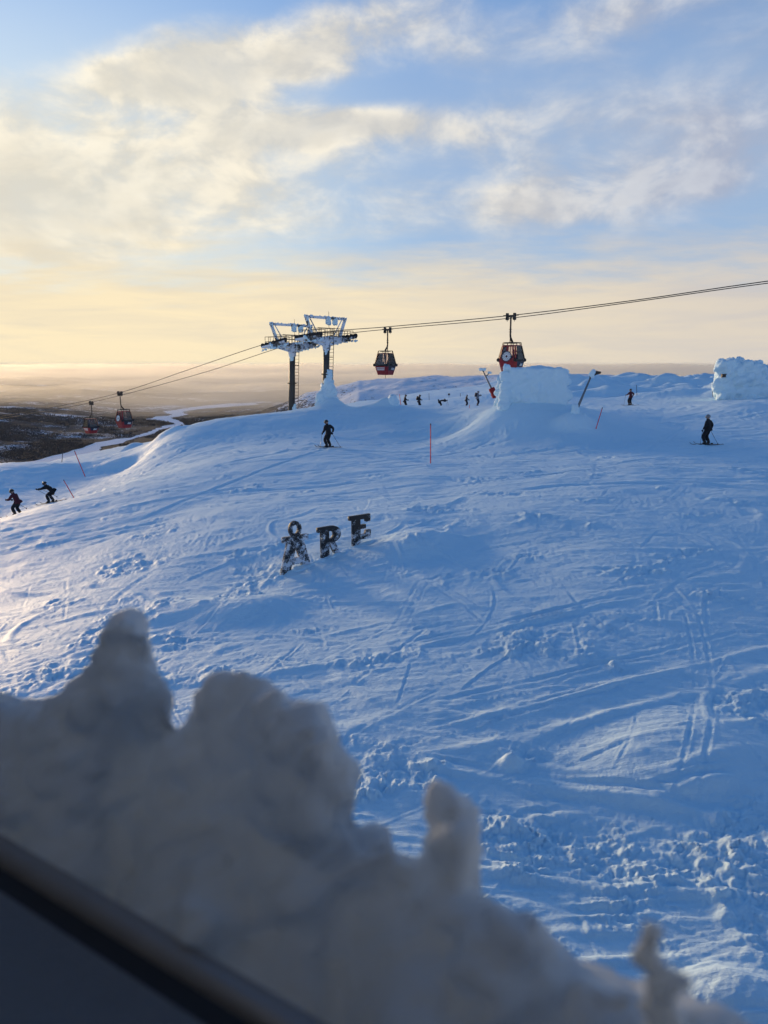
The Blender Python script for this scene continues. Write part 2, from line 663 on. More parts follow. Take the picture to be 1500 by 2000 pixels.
# ------------------------------------------------------------------ the snow plateau
# control points: photograph pixel and estimated forward distance, in metres
CP = [
    # flat piste, right and middle
    (1500, 2000, 5.5), (750, 2000, 5.4), (0, 2000, 5.6), (1500, 1700, 7.5), (1500, 1400, 10.9), (1500, 1200, 15.2),
    (1500, 1000, 24), (1380, 869, 43), (1500, 869, 43), (1231, 792, 80), (1108, 778, 100), (1300, 772, 100),
    (1300, 830, 55), (1250, 900, 36), (1000, 905, 36.5), (841, 906, 37), (1000, 1000, 24), (1200, 1100, 18.5),
    (1000, 1250, 14.2), (750, 1300, 13.4), (750, 1600, 8.7), (1100, 1600, 8.7), (1200, 1350, 11.8),
    (640, 874, 46), (740, 880, 45), (950, 872, 45.5), (740, 940, 32.5), (600, 950, 33), (850, 960, 29.5),
    (750, 1000, 25.5), (600, 1010, 26), (450, 1000, 28),
    # letters and the mound beside them
    (705, 1064, 22.0), (640, 1086, 21.2), (575, 1112, 20.4), (800, 1050, 22.2), (880, 1075, 21.2), (700, 1160, 18.2), (820, 1130, 18.6), (500, 1120, 20.8),
    # left: falls away
    (0, 1200, 20), (0, 1340, 14.4), (0, 1500, 11), (300, 1150, 20), (400, 1330, 13.5), (450, 1180, 18.2), (150, 1080, 26), (0, 1100, 26), (300, 1020, 29),
    # bright crest line
    (0, 1016, 33), (150, 973, 36.5), (300, 931, 40), (450, 894, 43.5), (560, 879, 45.5),
    # trough and the left skiers' track
    (95, 981, 47), (0, 1012, 43.5), (200, 955, 48), (300, 915, 50), (450, 872, 52), (600, 856, 54), (760, 840, 57), (900, 842, 54),
    # bank behind the track, left
    (0, 906, 60), (110, 908, 60), (190, 926, 58), (260, 912, 58), (0, 940, 54),
    # far lit slope beyond it
    (170, 912, 74), (240, 885, 84), (300, 868, 96), (310, 862, 110),
    # rim bank up to the towers
    (300, 878, 57), (335, 845, 61), (450, 814, 66), (560, 804, 69.5), (640, 791, 68), (715, 797, 68), (745, 792, 66),
    (450, 846, 58), (620, 828, 61), (700, 826, 61),
    # lip in front of the far group
    (800, 812, 62), (860, 814, 60), (920, 806, 57), (960, 796, 53),
    # flat where the group stands
    (790, 799, 90), (862, 798, 90), (932, 793, 88), (910, 794, 88), (850, 786, 115), (900, 781, 125), (965, 767, 100), (800, 779, 130), (720, 782, 118),
    # mound that carries the rime-covered hut and the lance
    (980, 793, 50), (1050, 797, 49), (1110, 806, 48), (1150, 834, 46), (1200, 863, 44), (1060, 838, 46.5), (960, 842, 48), (1120, 860, 44),
    (1060, 793, 56), (1120, 797, 58),
    # right: hump, far ridges
    (1440, 787, 64), (1370, 800, 64), (1500, 790, 64), (1440, 828, 55), (1392, 772, 95), (1500, 760, 95), (1450, 757, 100),
    (1150, 775, 110), (1230, 772, 108),
    (1150, 752, 135), (1250, 750, 140), (1350, 755, 135), (1050, 760, 125),
]
EXTRA = [(-14, 3, -1.2), (14, 3, 0.2), (-60, 30, -7.5), (60, 30, 1.2), (90, 80, 2), (-90, 80, -12), (-30, 8, -3), (30, 8, 0.5),
         (-60, 100, -8.5), (-30, 130, -9), (0, 170, -1.5), (60, 170, 1.8), (110, 170, 2), (-80, 160, -18),
         (0, 2.5, -0.1), (6, 2.5, 0.0), (-6, 2.5, -0.5)]
cpx = [at(*c) for c in CP]
CX = np.array([p.x for p in cpx] + [e[0] for e in EXTRA])
CY = np.array([p.y for p in cpx] + [e[1] for e in EXTRA])
CZ = np.array([p.z for p in cpx] + [e[2] for e in EXTRA])


def warpxy(x, y):
    return np.log(np.hypot(x, y)), np.arctan2(x, y) * 1.15


def tps(d2):
    return 0.5 * d2 * np.log(d2 + 1e-12)


cu, cv = warpxy(CX, CY)
nC = len(CX)
K = tps((cu[:, None] - cu) ** 2 + (cv[:, None] - cv) ** 2) + np.eye(nC) * 2e-4
Pm = np.stack([np.ones(nC), cu, cv], 1)
A_ = np.zeros((nC + 3, nC + 3))
A_[:nC, :nC] = K
A_[:nC, nC:] = Pm
A_[nC:, :nC] = Pm.T
sol = np.linalg.solve(A_, np.concatenate([CZ, np.zeros(3)]))


def bump_list(spec):
    out = []
    for (px, py, Y, rx, ry, h, ang) in spec:
        p = at(px, py, Y)
        out.append((p.x, p.y, rx, ry, h, R(ang)))
    return out


# snow heaps with their own shape: pixel, distance, half sizes, height, turn
BUMPS = bump_list([
    (758, 797, 66, 1.0, 0.8, 0.45, 0), (738, 795, 66.5, 1.6, 1.0, 0.35, 0),
    (648, 795, 68.6, 1.1, 1.0, 0.7, 0), (1122, 836, 46.4, 1.1, 1.0, 0.75, 0),
    (810, 1060, 21.5, 1.4, 1.0, 0.26, 30), (850, 1075, 21.4, 1.2, 0.9, 0.16, 20),
    (230, 925, 60, 1.6, 1.2, 0.35, 0), (330, 880, 62, 1.5, 1.0, 0.4, 0),
    (190, 895, 78, 1.3, 1.3, 0.6, 0), (262, 880, 88, 1.5, 1.5, 0.8, 0),
    (480, 1190, 17.6, 1.3, 0.8, 0.28, 10), (370, 1190, 18, 1.0, 0.7, 0.18, 0),
    (1430, 772, 96, 3, 2, 0.9, 0), (1340, 775, 100, 3, 2, 0.5, 0),
    (1000, 1470, 9.9, 0.18, 0.14, 0.16, 0), (1340, 1480, 9.8, 1.5, 1.0, 0.25, 20),
    (1440, 1950, 5.75, 0.5, 0.35, 0.22, -20),
])


def ground(x, y):
    x = np.asarray(x, dtype=np.float64)
    y = np.asarray(y, dtype=np.float64)
    shp = x.shape
    x = x.ravel()
    y = y.ravel()
    r = np.hypot(x, y)
    u, v = warpxy(np.where(r < 2.2, x * 2.2 / np.maximum(r, 1e-3), x), np.where(r < 2.2, y * 2.2 / np.maximum(r, 1e-3), y))
    z = np.empty(len(x))
    u4, v4, cu4, cv4, w4 = (q.astype(np.float32) for q in (u, v, cu, cv, sol[:nC]))
    for a in range(0, len(x), 20000):
        s = slice(a, a + 20000)
        k = (u4[s, None] - cu4) ** 2 + (v4[s, None] - cv4) ** 2
        k = np.float32(0.5) * k * np.log(k + np.float32(1e-12))
        z[s] = k @ w4 + sol[nC] + sol[nC + 1] * u[s] + sol[nC + 2] * v[s]
    for (bx, by, rx, ry, h, an) in BUMPS:
        ca, sa = math.cos(an), math.sin(an)
        p = ((x - bx) * ca + (y - by) * sa) / rx
        q = (-(x - bx) * sa + (y - by) * ca) / ry
        d2 = p * p + q * q
        z += h * np.exp(-np.clip(d2, 0, 30) ** 1.4)
    # rolling wind ridges far out on the plateau
    far = sstep(r, 100, 125) * sstep(np.arctan2(x, y), 0.12, 0.2)
    z += far * (2.2 * np.abs(fbm(x / 14.0, y / 8.0, 3, 31)) + 0.28 * fbm(x / 4.2, y / 2.8, 3, 37))
    # the plateau breaks off into the valley
    az = np.arctan2(x, y)
    lim = np.interp(az, [-1.2, -0.45, -0.3, -0.16, 0.0, 0.15, 0.5, 1.2], [80, 92, 118, 112, 150, 165, 190, 190])
    over = np.maximum(r - lim, 0)
    z -= 0.012 * np.minimum(over, 30) ** 2 + 0.72 * np.maximum(over - 30, 0)
    return z.reshape(shp)


def gz(x, y):
    return float(ground(np.array([x]), np.array([y]))[0])


def on_ground(px, py, Y, dz=0.0):
    p = at(px, py, Y)
    return Vector((p.x, p.y, gz(p.x, p.y) + dz))


# ---- relief maps: ski tracks, scraped turns
rng = np.random.default_rng(11)
prng = random.Random(5)


class Relief:
    def __init__(self, x0, x1, y0, y1, res):
        self.x0, self.y0, self.res = x0, y0, res
        self.nx, self.ny = int((x1 - x0) / res), int((y1 - y0) / res)
        self.lo = np.zeros((self.ny, self.nx), np.float32)
        self.hi = np.zeros((self.ny, self.nx), np.float32)

    def stamp(self, pts, hw, depth, berm, side=0, amp=None):
        d = np.diff(pts, axis=0)
        L = np.concatenate([[0], np.cumsum(np.hypot(d[:, 0], d[:, 1]))])
        n = max(2, int(L[-1] / (self.res * 0.8)))
        t = np.linspace(0, L[-1], n)
        X = np.interp(t, L, pts[:, 0])
        Y = np.interp(t, L, pts[:, 1])
        tx = np.gradient(X)
        ty = np.gradient(Y)
        q = np.hypot(tx, ty) + 1e-9
        nxv, nyv = -ty / q, tx / q
        env = np.clip(np.minimum(t, L[-1] - t) / (0.15 * L[-1] + 1e-6), 0, 1)
        if amp is not None:
            env = env * amp(t)
        outer = hw * 2.3
        k = max(1, int(outer / (self.res * 0.7)))
        for o in np.linspace(-outer, outer, 2 * k + 1):
            ix = ((X + nxv * o - self.x0) / self.res).astype(int)
            iy = ((Y + nyv * o - self.y0) / self.res).astype(int)
            ok = (ix >= 0) & (ix < self.nx) & (iy >= 0) & (iy < self.ny)
            if not ok.any():
                continue
            a = abs(o) / hw
            if a < 1:
                w = depth * (1 - a ** 4) * env[ok]
                np.minimum.at(self.lo, (iy[ok], ix[ok]), (-w).astype(np.float32))
            else:
                if side and np.sign(o) != side:
                    continue
                s = math.sin(math.pi * min(1, (a - 1) / 1.3))
                w = berm * s * env[ok]
                np.maximum.at(self.hi, (iy[ok], ix[ok]), w.astype(np.float32))

    def sample(self, x, y):
        fx = np.clip((x - self.x0) / self.res, 0, self.nx - 1.001)
        fy = np.clip((y - self.y0) / self.res, 0, self.ny - 1.001)
        ix, iy = fx.astype(int), fy.astype(int)
        tx, ty = fx - ix, fy - iy
        m = self.lo + self.hi
        v = (m[iy, ix] * (1 - tx) * (1 - ty) + m[iy, ix + 1] * tx * (1 - ty) + m[iy + 1, ix] * (1 - tx) * ty + m[iy + 1, ix + 1] * tx * ty)
        inside = (x > self.x0) & (x < self.x0 + self.nx * self.res) & (y > self.y0) & (y < self.y0 + self.ny * self.res)
        return v * inside


near_map = Relief(-16, 16, 3.5, 30, 0.018)
far_map = Relief(-60, 60, 26, 112, 0.06)


def arc_path(x, y, ang, length, curv, wob=0.0, n=40):
    pts = []
    p = np.array([x, y], float)
    a = ang
    ph = prng.uniform(0, 6.28)
    for i in range(n):
        pts.append(p.copy())
        st = length / n
        a2 = a + wob * math.sin(ph + i * 0.55)
        p = p + st * np.array([math.cos(a2), math.sin(a2)])
        a += curv * st
    return np.array(pts)


def shift(pts, off):
    d = np.gradient(pts, axis=0)
    q = np.hypot(d[:, 0], d[:, 1])[:, None]
    return pts + np.stack([-d[:, 1], d[:, 0]], 1) / q * off


def ripple(t):
    return 0.65 + 0.35 * np.sin(t * 2.1 + 1.3 * np.sin(t * 0.7))


# gliding pairs of ski tracks
for i in range(60):
    x, y = prng.uniform(-11, 12), prng.uniform(4.5, 27)
    ang = prng.choice([prng.gauss(0.25, 0.35), prng.gauss(2.9, 0.4), prng.gauss(1.2, 0.5)])
    p = arc_path(x, y, ang, prng.uniform(3, 11), prng.gauss(0, 0.06))
    dp = prng.uniform(0.005, 0.016)
    for o in ((-0.14, 0.14) if prng.random() < 0.6 else (0,)):
        near_map.stamp(shift(p, o), prng.uniform(0.03, 0.045), dp, dp * 0.55)
# skidded turns that pile a small ridge on the outside
for i in range(230):
    x, y = prng.uniform(-12, 13), prng.uniform(4.2, 27)
    ang = prng.choice([prng.gauss(0.1, 0.3), prng.gauss(3.1, 0.35), prng.gauss(-0.5, 0.3)])
    p = arc_path(x, y, ang, prng.uniform(1.6, 6.5), prng.gauss(0, 0.22), 0.05)
    near_map.stamp(p, prng.uniform(0.07, 0.26), prng.uniform(0.008, 0.024), prng.uniform(0.012, 0.036), prng.choice((-1, 1)), ripple)
# thin single scratches of ski edges
for i in range(900):
    x, y = prng.uniform(-13, 14), prng.uniform(4.2, 29)
    ang = prng.choice([prng.gauss(0.1, 0.3), prng.gauss(3.1, 0.35), prng.gauss(0.9, 0.6), prng.gauss(2.2, 0.6)])
    p = arc_path(x, y, ang, prng.uniform(0.8, 4.5), prng.gauss(0, 0.15))
    dp = prng.uniform(0.005, 0.017)
    near_map.stamp(p, prng.uniform(0.02, 0.05), dp, dp * prng.uniform(.6, 1.3), prng.choice((-1, 1)))
# long sweeping ploughed ridges low on the right
for (px, py, px2, py2, c) in ((820, 1450, 1500, 1310, 0.03), (850, 1400, 1500, 1270, 0.03), (760, 1500, 1500, 1640, -0.04), (950, 1560, 1500, 1720, 0.05),
                              (900, 1700, 1500, 1760, 0.06), (1100, 1830, 1500, 1800, 0.05), (800, 1280, 1300, 1200, 0.02), (1000, 1620, 1500, 1560, 0.02)):
    a, b = at_z(px, py, 0), at_z(px2, py2, 0.1)
    L = math.hypot(b.x - a.x, b.y - a.y)
    p = arc_path(a.x, a.y, math.atan2(b.y - a.y, b.x - a.x) - c * L / 2, L, c, 0.04)
    near_map.stamp(p, prng.uniform(0.12, 0.22), 0.035, 0.06, prng.choice((-1, 1)), ripple)
    near_map.stamp(shift(p, 0.5), 0.06, 0.03, 0.03, 0, ripple)
for i in range(420):
    x, y = prng.uniform(-40, 42), prng.uniform(26, 100)
    ang = prng.choice([prng.gauss(0.05, 0.18), prng.gauss(3.2, 0.2), prng.gauss(0.5, 0.3)])
    p = arc_path(x, y, ang, prng.uniform(6, 22), prng.gauss(0, 0.03))
    dp = prng.uniform(0.02, 0.05)
    far_map.stamp(p, prng.uniform(0.09, 0.2), dp, dp * 0.8, prng.choice((-1, 0, 1)))
# the run the left skiers follow
for o in (-0.9, -0.3, 0.2, 0.8, 1.5, 2.2):
    a, b, c = at(60, 990, 46), at(300, 930, 45), at(560, 884, 47)
    t = np.linspace(0, 1, 40)[:, None]
    p = (1 - t) ** 2 * np.array([a.x, a.y]) + 2 * t * (1 - t) * np.array([b.x, b.y]) + t * t * np.array([c.x, c.y])
    far_map.stamp(shift(p, o), 0.14, 0.04, 0.04)


def relief(x, y):
    r = np.hypot(x, y)
    # directions of scraping differ over the slope
    wob = 0.35 * fbm(x / 1.6, y / 1.6, 3, 5)
    farw = sstep(r, 15, 36)
    sel_ = fbm(x / 9, y / 9, 2, 3) + 0.25 * sstep(-x, 0, 18)
    wts = [sstep(sel_, -0.45, -0.05) * (1 - sstep(sel_, 0.1, 0.4)), sstep(sel_, 0.1, 0.4), 1 - sstep(sel_, -0.45, -0.05)]
    z = 0
    for th, wt, sd in ((0.08, wts[0], 8), (0.55, wts[1], 208), (-0.35, wts[2], 408)):
        u = x * math.cos(th) + y * math.sin(th)
        v = -x * math.sin(th) + y * math.cos(th)
        a1 = 0.009 * fbm(u / 1.7, (v + wob * 0.5) / 0.15, 2, sd) + 0.010 * fbm(u / 3.5, (v + wob) / 0.45, 2, sd + 4) + 0.0055 * fbm(u / 0.7, (v + wob * .3) / 0.05, 2, sd + 7)
        a2 = 0.016 * fbm(u / 4.5, (v + wob * 0.6) / 0.33, 3, sd + 11) + 0.016 * fbm(u / 9.0, (v + wob) / 1.0, 2, sd + 15)
        z = z + wt * (a1 * (1 - 0.4 * farw) + a2 * farw)
    z += 0.045 * fbm(x / 3.0, y / 2.4, 3, 20) * np.clip(r / 25, 0.7, 1.2)
    # broken lumps of snow
    churn = sstep(fbm(x / 2.6 + 4, y / 2.2, 4, 41) + 0.15 * sstep(15 - r, 0, 8) + 0.22 * sstep(-x - 1.5, 0, 5) * sstep(24 - r, 0, 6) - 0.12 * sstep(r, 18, 30), 0.12, 0.75)
    for (sz, hh, sd, cut) in ((0.40, 0.050, 47, 1.04), (0.18, 0.028, 51, 0.92), (0.09, 0.020, 57, 0.82), (0.05, 0.013, 61, 0.78)):
        wx_ = x + 0.4 * sz * fbm(x / sz, y / sz, 2, sd + 2)
        wy_ = y + 0.4 * sz * fbm(x / sz + 9, y / sz, 2, sd + 3)
        d, val = cell(wx_ / sz, wy_ / sz, sd)
        pres = sstep(val + 0.45 * churn, cut, cut + 0.27)
        z += hh * pres * churn * np.clip(1 - (d / 0.62) ** 2, 0, 1) ** 0.7
    z += 0.045 * churn * fbm(x / 0.5, y / 0.42, 4, 71)
    z += 0.016 * fbm(x / 0.22, y / 0.2, 3, 77) * (0.35 + churn)
    z += near_map.sample(x, y) * sstep(30 - y, 0, 3) + far_map.sample(x, y) * sstep(y, 26, 29)
    return z


fine = np.arange(-0.60, 0.6001, 0.0018)
side = np.arange(0.615, 1.25, 0.016)
AZG = np.concatenate([-side[::-1], fine, side])
rr_ = [3.4]
while rr_[-1] < 215:
    r_ = rr_[-1]
    rr_.append(r_ * (1 + (0.0034 if r_ < 9 else 0.0042 if r_ < 24 else 0.0052 if r_ < 72 else 0.009)))
RG = np.array(rr_)
GX = RG[:, None] * np.sin(AZG)[None, :]
GY = RG[:, None] * np.cos(AZG)[None, :]
GZ = ground(GX, GY) + relief(GX, GY)
me = np_mesh('snow_slope', np.stack([GX, GY, GZ], -1).reshape(-1, 3), grid_quads(len(RG), len(AZG)))
slope = obj('snow_slope', me, M['snow'])
tag(slope, 'wide blue-shadowed snow slope crossed by ski tracks', 'ground', kind='structure')

# ------------------------------------------------------------------ the valley far below
VZ = -894.0


def zpx(pts, z=VZ):
    return [at_z(x / 3.75, 720 + y / 3.75, z) for (x, y) in pts]


lake_near = zpx([(150, 760), (60, 700), (250, 676), (500, 612), (700, 540), (850, 515), (960, 505), (1030, 480), (1110, 450), (1200, 418), (1290, 405),
                 (1240, 392), (1180, 380), (1075, 372), (1140, 350), (1230, 345), (1260, 335), (1190, 318), (1340, 292), (1500, 270), (1640, 258), (1850, 248),
                 (1900, 262), (1700, 278), (1510, 292), (1400, 305), (1330, 318), (1380, 335), (1250, 360), (1290, 375), (1340, 395), (1360, 412), (1270, 428), (1200, 440),
                 (1110, 482), (1000, 505), (900, 545), (800, 562), (738, 572), (735, 600), (800, 620), (760, 660), (600, 760), (400, 900)])
LP = np.array([(p.x, p.y) for p in lake_near])


def roughen(P, k=5, amp=0.03, seed=3):
    out = []
    r_ = random.Random(seed)
    n = len(P)
    for i in range(n):
        a, b = P[i], P[(i + 1) % n]
        L = np.hypot(*(b - a))
        nn = np.array([-(b - a)[1], (b - a)[0]]) / max(L, 1e-6)
        for j in range(k):
            t = j / k
            o = 0 if j == 0 else r_.gauss(0, amp) * min(L, 1500)
            out.append(a + (b - a) * t + nn * o)
    return np.array(out)


LP = roughen(LP)


def inside(x, y, P):
    c = np.zeros(x.shape, bool)
    n = len(P)
    for i in range(n):
        x1, y1 = P[i]
        x2, y2 = P[(i + 1) % n]
        if y1 == y2:
            continue
        m = ((y1 > y) != (y2 > y)) & (x < (x2 - x1) * (y - y1) / (y2 - y1) + x1)
        c ^= m
    return c


def poly_dist(x, y, P, step=1):
    d = np.full(x.shape, 1e9)
    for p in P[::step]:
        d = np.minimum(d, np.hypot(x - p[0], y - p[1]))
    return d


def valley_z(x, y):
    r = np.hypot(x, y)
    ins = inside(x, y, LP)
    d = poly_dist(x, y, LP, 2)
    rise = sstep(d, 100, 5200)
    left = sstep(-np.arctan2(x, y), 0.28, 0.46)
    h = VZ - 4 + rise * (70 + 130 * left + 120 * sstep(r, 15000, 34000) * (0.6 + fbm(x / 9000, y / 9000, 3, 5))
                         + 130 * fbm(x / 3800, y / 3000, 5, 9))
    for (px_, py_, hh_, ra, rb_) in ((-40, 838, 260, 1800, 2600), (150, 815, 120, 2200, 2200)):
        hp_ = at_z(px_, py_, VZ)
        h = h + hh_ * rise ** 0.5 * np.exp(-((x - hp_.x) / ra) ** 2 - ((y - hp_.y) / rb_) ** 2)
    h = h + 26 * fbm(x / 800, y / 800, 4, 19) * sstep(d, 60, 700)
    h = np.maximum(h, VZ - 4 + 10 * sstep(d, 0, 400))
    return np.where(ins, VZ - 9, h)


AZV = np.concatenate([np.arange(-1.35, -0.62, 0.012), np.arange(-0.62, 0.62, 0.0023), np.arange(0.62, 1.35, 0.012)])
RV = 1400 * np.exp(np.linspace(0, math.log(62000 / 1400), 420))
VX = RV[:, None] * np.sin(AZV)
VY = RV[:, None] * np.cos(AZV)
VZZ = valley_z(VX, VY)


def valley_mat():
    m, nb, b = material('forest_and_snow_valley')
    g = nb.new('ShaderNodeNewGeometry')
    P = g.outputs['Position']
    mp = nb.new('ShaderNodeMapping')
    nb.link(P, mp.inputs[0])
    mp.inputs['Scale'].default_value = (0.001, 0.001, 0.001)
    V = mp.outputs[0]
    big = nb.noise(V, 0.75, 6, 0.6, 0.6)
    mid = nb.noise(V, 5.0, 6, 0.65, 0.3)
    fin = nb.noise(V, 38.0, 5, 0.7)
    s = nb.m('ADD', nb.m('ADD', nb.m('MULTIPLY', big, 0.6), nb.m('MULTIPLY', mid, 0.36)), nb.m('MULTIPLY', fin, 0.5))
    f = nb.smooth(s, 0.77, 0.86)
    c = nb.mix(fin, (0.008, 0.013, 0.018), (0.022, 0.030, 0.038))
    c = nb.mix(f, c, (0.70, 0.76, 0.82))
    nb.link(c, b.inputs['Base Color'])
    b.inputs['Roughness'].default_value = 0.9
    b.inputs['Specular IOR Level'].default_value = 0.1
    return m


M['valley'] = valley_mat()
me = np_mesh('valley_ground', np.stack([VX, VY, VZZ], -1).reshape(-1, 3), grid_quads(len(RV), len(AZV)))
tag(obj('valley_ground', me, M['valley']), 'dark forested valley far below fading into golden haze', 'valley', kind='structure')

bm = bmesh.new()
vs_l = [bm.verts.new((p[0], p[1], VZ)) for p in LP]
f_ = bm.faces.new(vs_l)
bmesh.ops.triangulate(bm, faces=[f_])
bmesh.ops.recalc_face_normals(bm, faces=bm.faces[:])
me = bpy.data.meshes.new('frozen_lake')
bm.to_mesh(me)
bm.free()
M['lake'] = plain('lake_ice_under_snow', (0.78, 0.83, 0.89), 0.7, 0, 0.05, 0.0012)
lake = obj('frozen_lake', me, M['lake'])
tag(lake, 'frozen snow-covered lake winding through the valley', 'lake', kind='structure')

# forest on the valley floor and its sides: thousands of spruces, read as one mass
nT = 90000
taz = rng.uniform(-0.60, -0.12, nT)
tr = 4200 * np.exp(rng.uniform(0, math.log(13000 / 4200), nT))
tx_, ty_ = tr * np.sin(taz), tr * np.cos(taz)
keep = (~inside(tx_, ty_, LP)) & (fbm(tx_ / 1500, ty_ / 1500, 4, 83) + 0.5 * fbm(tx_ / 330, ty_ / 330, 3, 87) > -0.10)
tx_, ty_, tr = tx_[keep], ty_[keep], tr[keep]
tz_ = valley_z(tx_, ty_)
th_ = rng.uniform(11, 22, len(tx_)) * np.clip(tr / 7000, 1, 1.3)
ang0 = rng.uniform(0, 6.28, len(tx_))
ring = np.stack([np.stack([tx_ + np.cos(ang0 + k * 2.094) * th_ * 0.26, ty_ + np.sin(ang0 + k * 2.094) * th_ * 0.26, tz_ - 2], -1) for k in range(3)], 1)
apex = np.stack([tx_, ty_, tz_ + th_], -1)[:, None, :]
tv = np.concatenate([ring, apex], 1).reshape(-1, 3)
b0 = np.arange(len(tx_))[:, None] * 4
tri = np.concatenate([b0 + np.array([[0, 1, 3]]), b0 + np.array([[1, 2, 3]]), b0 + np.array([[2, 0, 3]])], 0)
M['spruce'] = plain('dark_spruce', (0.014, 0.020, 0.025), 0.9, 0, 0.3, 0.01, spec=0.1)
fo = obj('spruce_forest', np_mesh('spruce_forest', tv, tri), M['spruce'])
tag(fo, 'dark spruce forest covering the valley sides around the lake', 'forest', kind='stuff')

# ------------------------------------------------------------------ mountain shoulder behind the towers
crest_px = [(440, 822), (510, 809), (560, 789), (600, 770), (660, 756), (700, 745), (800, 738), (900, 735), (1000, 731), (1150, 731), (1300, 736), (1500, 745), (1700, 760)]
ca = np.array([azel(x, y)[0] for x, y in crest_px])
ce = np.array([math.tan(azel(x, y)[1]) for x, y in crest_px])
AZF = np.linspace(ca[0], ca[-1], 420)
RC = 7200.0
SF = np.linspace(-1, 1, 130)
FX, FY, FZ = [], [], []
el_ = np.interp(AZF, ca, ce)
for s in SF:
    rr = RC + (s * 3600 if s < 0 else s * 5200)
    zc = H + el_ * RC
    z = zc - (0.02 + 0.10 * abs(s)) * abs(rr - RC)
    x, y = rr * np.sin(AZF), rr * np.cos(AZF)
    z = z + 38 * fbm(x / 900, y / 900, 4, 91) * min(1, abs(s) * 6 + 0.15) + 7 * fbm(x / 160, y / 160, 3, 95)
    FX.append(x)
    FY.append(y)
    FZ.append(z)


def fell_mat():
    m, nb, b = material('windswept_fell_snow')
    g = nb.new('ShaderNodeNewGeometry')
    mp = nb.new('ShaderNodeMapping')
    nb.link(g.outputs['Position'], mp.inputs[0])
    mp.inputs['Scale'].default_value = (0.001, 0.001, 0.001)
    V = mp.outputs[0]
    n = nb.noise(V, 26, 7, 0.7, 0.4)
    big = nb.noise(V, 2.0, 4, 0.6)
    x, y, z = nb.sep(g.outputs['Position'])[:3]
    low = nb.smooth(z, -210.0, -560.0)
    f = nb.smooth(nb.m('ADD', nb.m('ADD', n, nb.m('MULTIPLY', big, 0.25)), nb.m('MULTIPLY', low, 0.34)), 0.70, 0.80)
    nb.link(nb.mix(f, (0.78, 0.83, 0.88), (0.05, 0.05, 0.05)), b.inputs['Base Color'])
    b.inputs['Roughness'].default_value = 0.85
    b.inputs['Specular IOR Level'].default_value = 0.1
    return m


M['fell'] = fell_mat()
me = np_mesh('mountain_shoulder', np.stack([np.array(FX), np.array(FY), np.array(FZ)], -1).reshape(-1, 3), grid_quads(len(SF), len(AZF)))
tag(obj('mountain_shoulder', me, M['fell']), 'pale snowy mountain shoulder behind the lift towers', 'mountain', kind='structure')

# ------------------------------------------------------------------ haze
hz = MB().box((0, 0, (-1010 + 48) / 2), (136000, 136000, 48 + 1010)).build('haze', None)
hm = bpy.data.materials.new('valley_haze')
hm.use_nodes = True
hn = NB(hm.node_tree)
hm.node_tree.nodes.remove(hm.node_tree.nodes['Principled BSDF'])
pv = hn.new('ShaderNodeVolumePrincipled')
pv.inputs['Color'].default_value = (0.86, 0.92, 1.0, 1)
pv.inputs['Density'].default_value = 0.4e-5
pv.inputs['Anisotropy'].default_value = 0.2
hn.link(pv.outputs[0], hm.node_tree.nodes['Material Output'].inputs['Volume'])
hz.data.materials.append(hm)
# bank of low sunlit fog lying over the far valley
def fog_bank(az0, az1, r0, r1, top, seed):
    na, nr = 120, 80
    A, S = np.meshgrid(np.linspace(0, 1, na), np.linspace(0, 1, nr))
    az = az0 + (az1 - az0) * A
    edge = np.minimum(np.minimum(A, 1 - A) * 12, 1) * np.minimum(np.minimum(S * 9, (1 - S) * 30), 1)
    rr = r0 + (r1 - r0) * S ** 1.3
    rr = rr * (1 + 0.10 * fbm(A * 7, S * 4, 3, seed))
    x, y = rr * np.sin(az), rr * np.cos(az)
    lift = np.interp(rr, [r0, r0 * 1.25, r0 * 2.0, r0 * 3.0], [-720, -540, -260, top])
    zt = VZ - 30 + (lift - VZ + 30) * np.clip(edge, 0, 1) ** 0.4 * (0.92 + 0.22 * fbm(x / 3500, y / 3500, 4, seed + 4))
    zt = np.minimum(zt, 30.0)
    zb = np.full_like(zt, VZ - 34)
    v = np.concatenate([np.stack([x, y, zt], -1).reshape(-1, 3), np.stack([x, y, zb], -1).reshape(-1, 3)])
    q = grid_quads(nr, na)
    n0 = na * nr
    qs = [q, q[:, ::-1] + n0]
    idx = np.arange(n0).reshape(nr, na)
    for line in (idx[0, ::-1], idx[-1], idx[:, 0], idx[::-1, -1]):
        qs.append(np.stack([line[:-1], line[:-1] + n0, line[1:] + n0, line[1:]], -1))
    return np_mesh('valley_fog', v, np.concatenate(qs))


fg = obj('valley_fog', fog_bank(-1.2, 1.2, 12000, 61000, -15, 5))
fm = bpy.data.materials.new('sunlit_fog')
fm.use_nodes = True
fn = NB(fm.node_tree)
fm.node_tree.nodes.remove(fm.node_tree.nodes['Principled BSDF'])
pf = fn.new('ShaderNodeVolumePrincipled')
pf.inputs['Color'].default_value = (1.0, 0.96, 0.86, 1)
pf.inputs['Density'].default_value = 2.0e-4
pf.inputs['Anisotropy'].default_value = 0.5
fn.link(pf.outputs[0], fm.node_tree.nodes['Material Output'].inputs['Volume'])
fg.data.materials.append(fm)
tag(fg, 'bank of glowing low fog lying over the far valley', 'fog', kind='stuff')
tag(hz, 'thin golden haze filling the valley air', 'haze', kind='stuff')
# ------------------------------------------------------------------ gondola line
LD = Vector((-0.8, 0.6, 0))          # direction of the line, down to the valley
LN = Vector((0.6, 0.8, 0))           # across the line, away from the window
A0 = Vector((-2.7, 64.0, 0))         # a point under the near rope
B0 = Vector((0.3, 68.0, 0))          # a point under the far rope


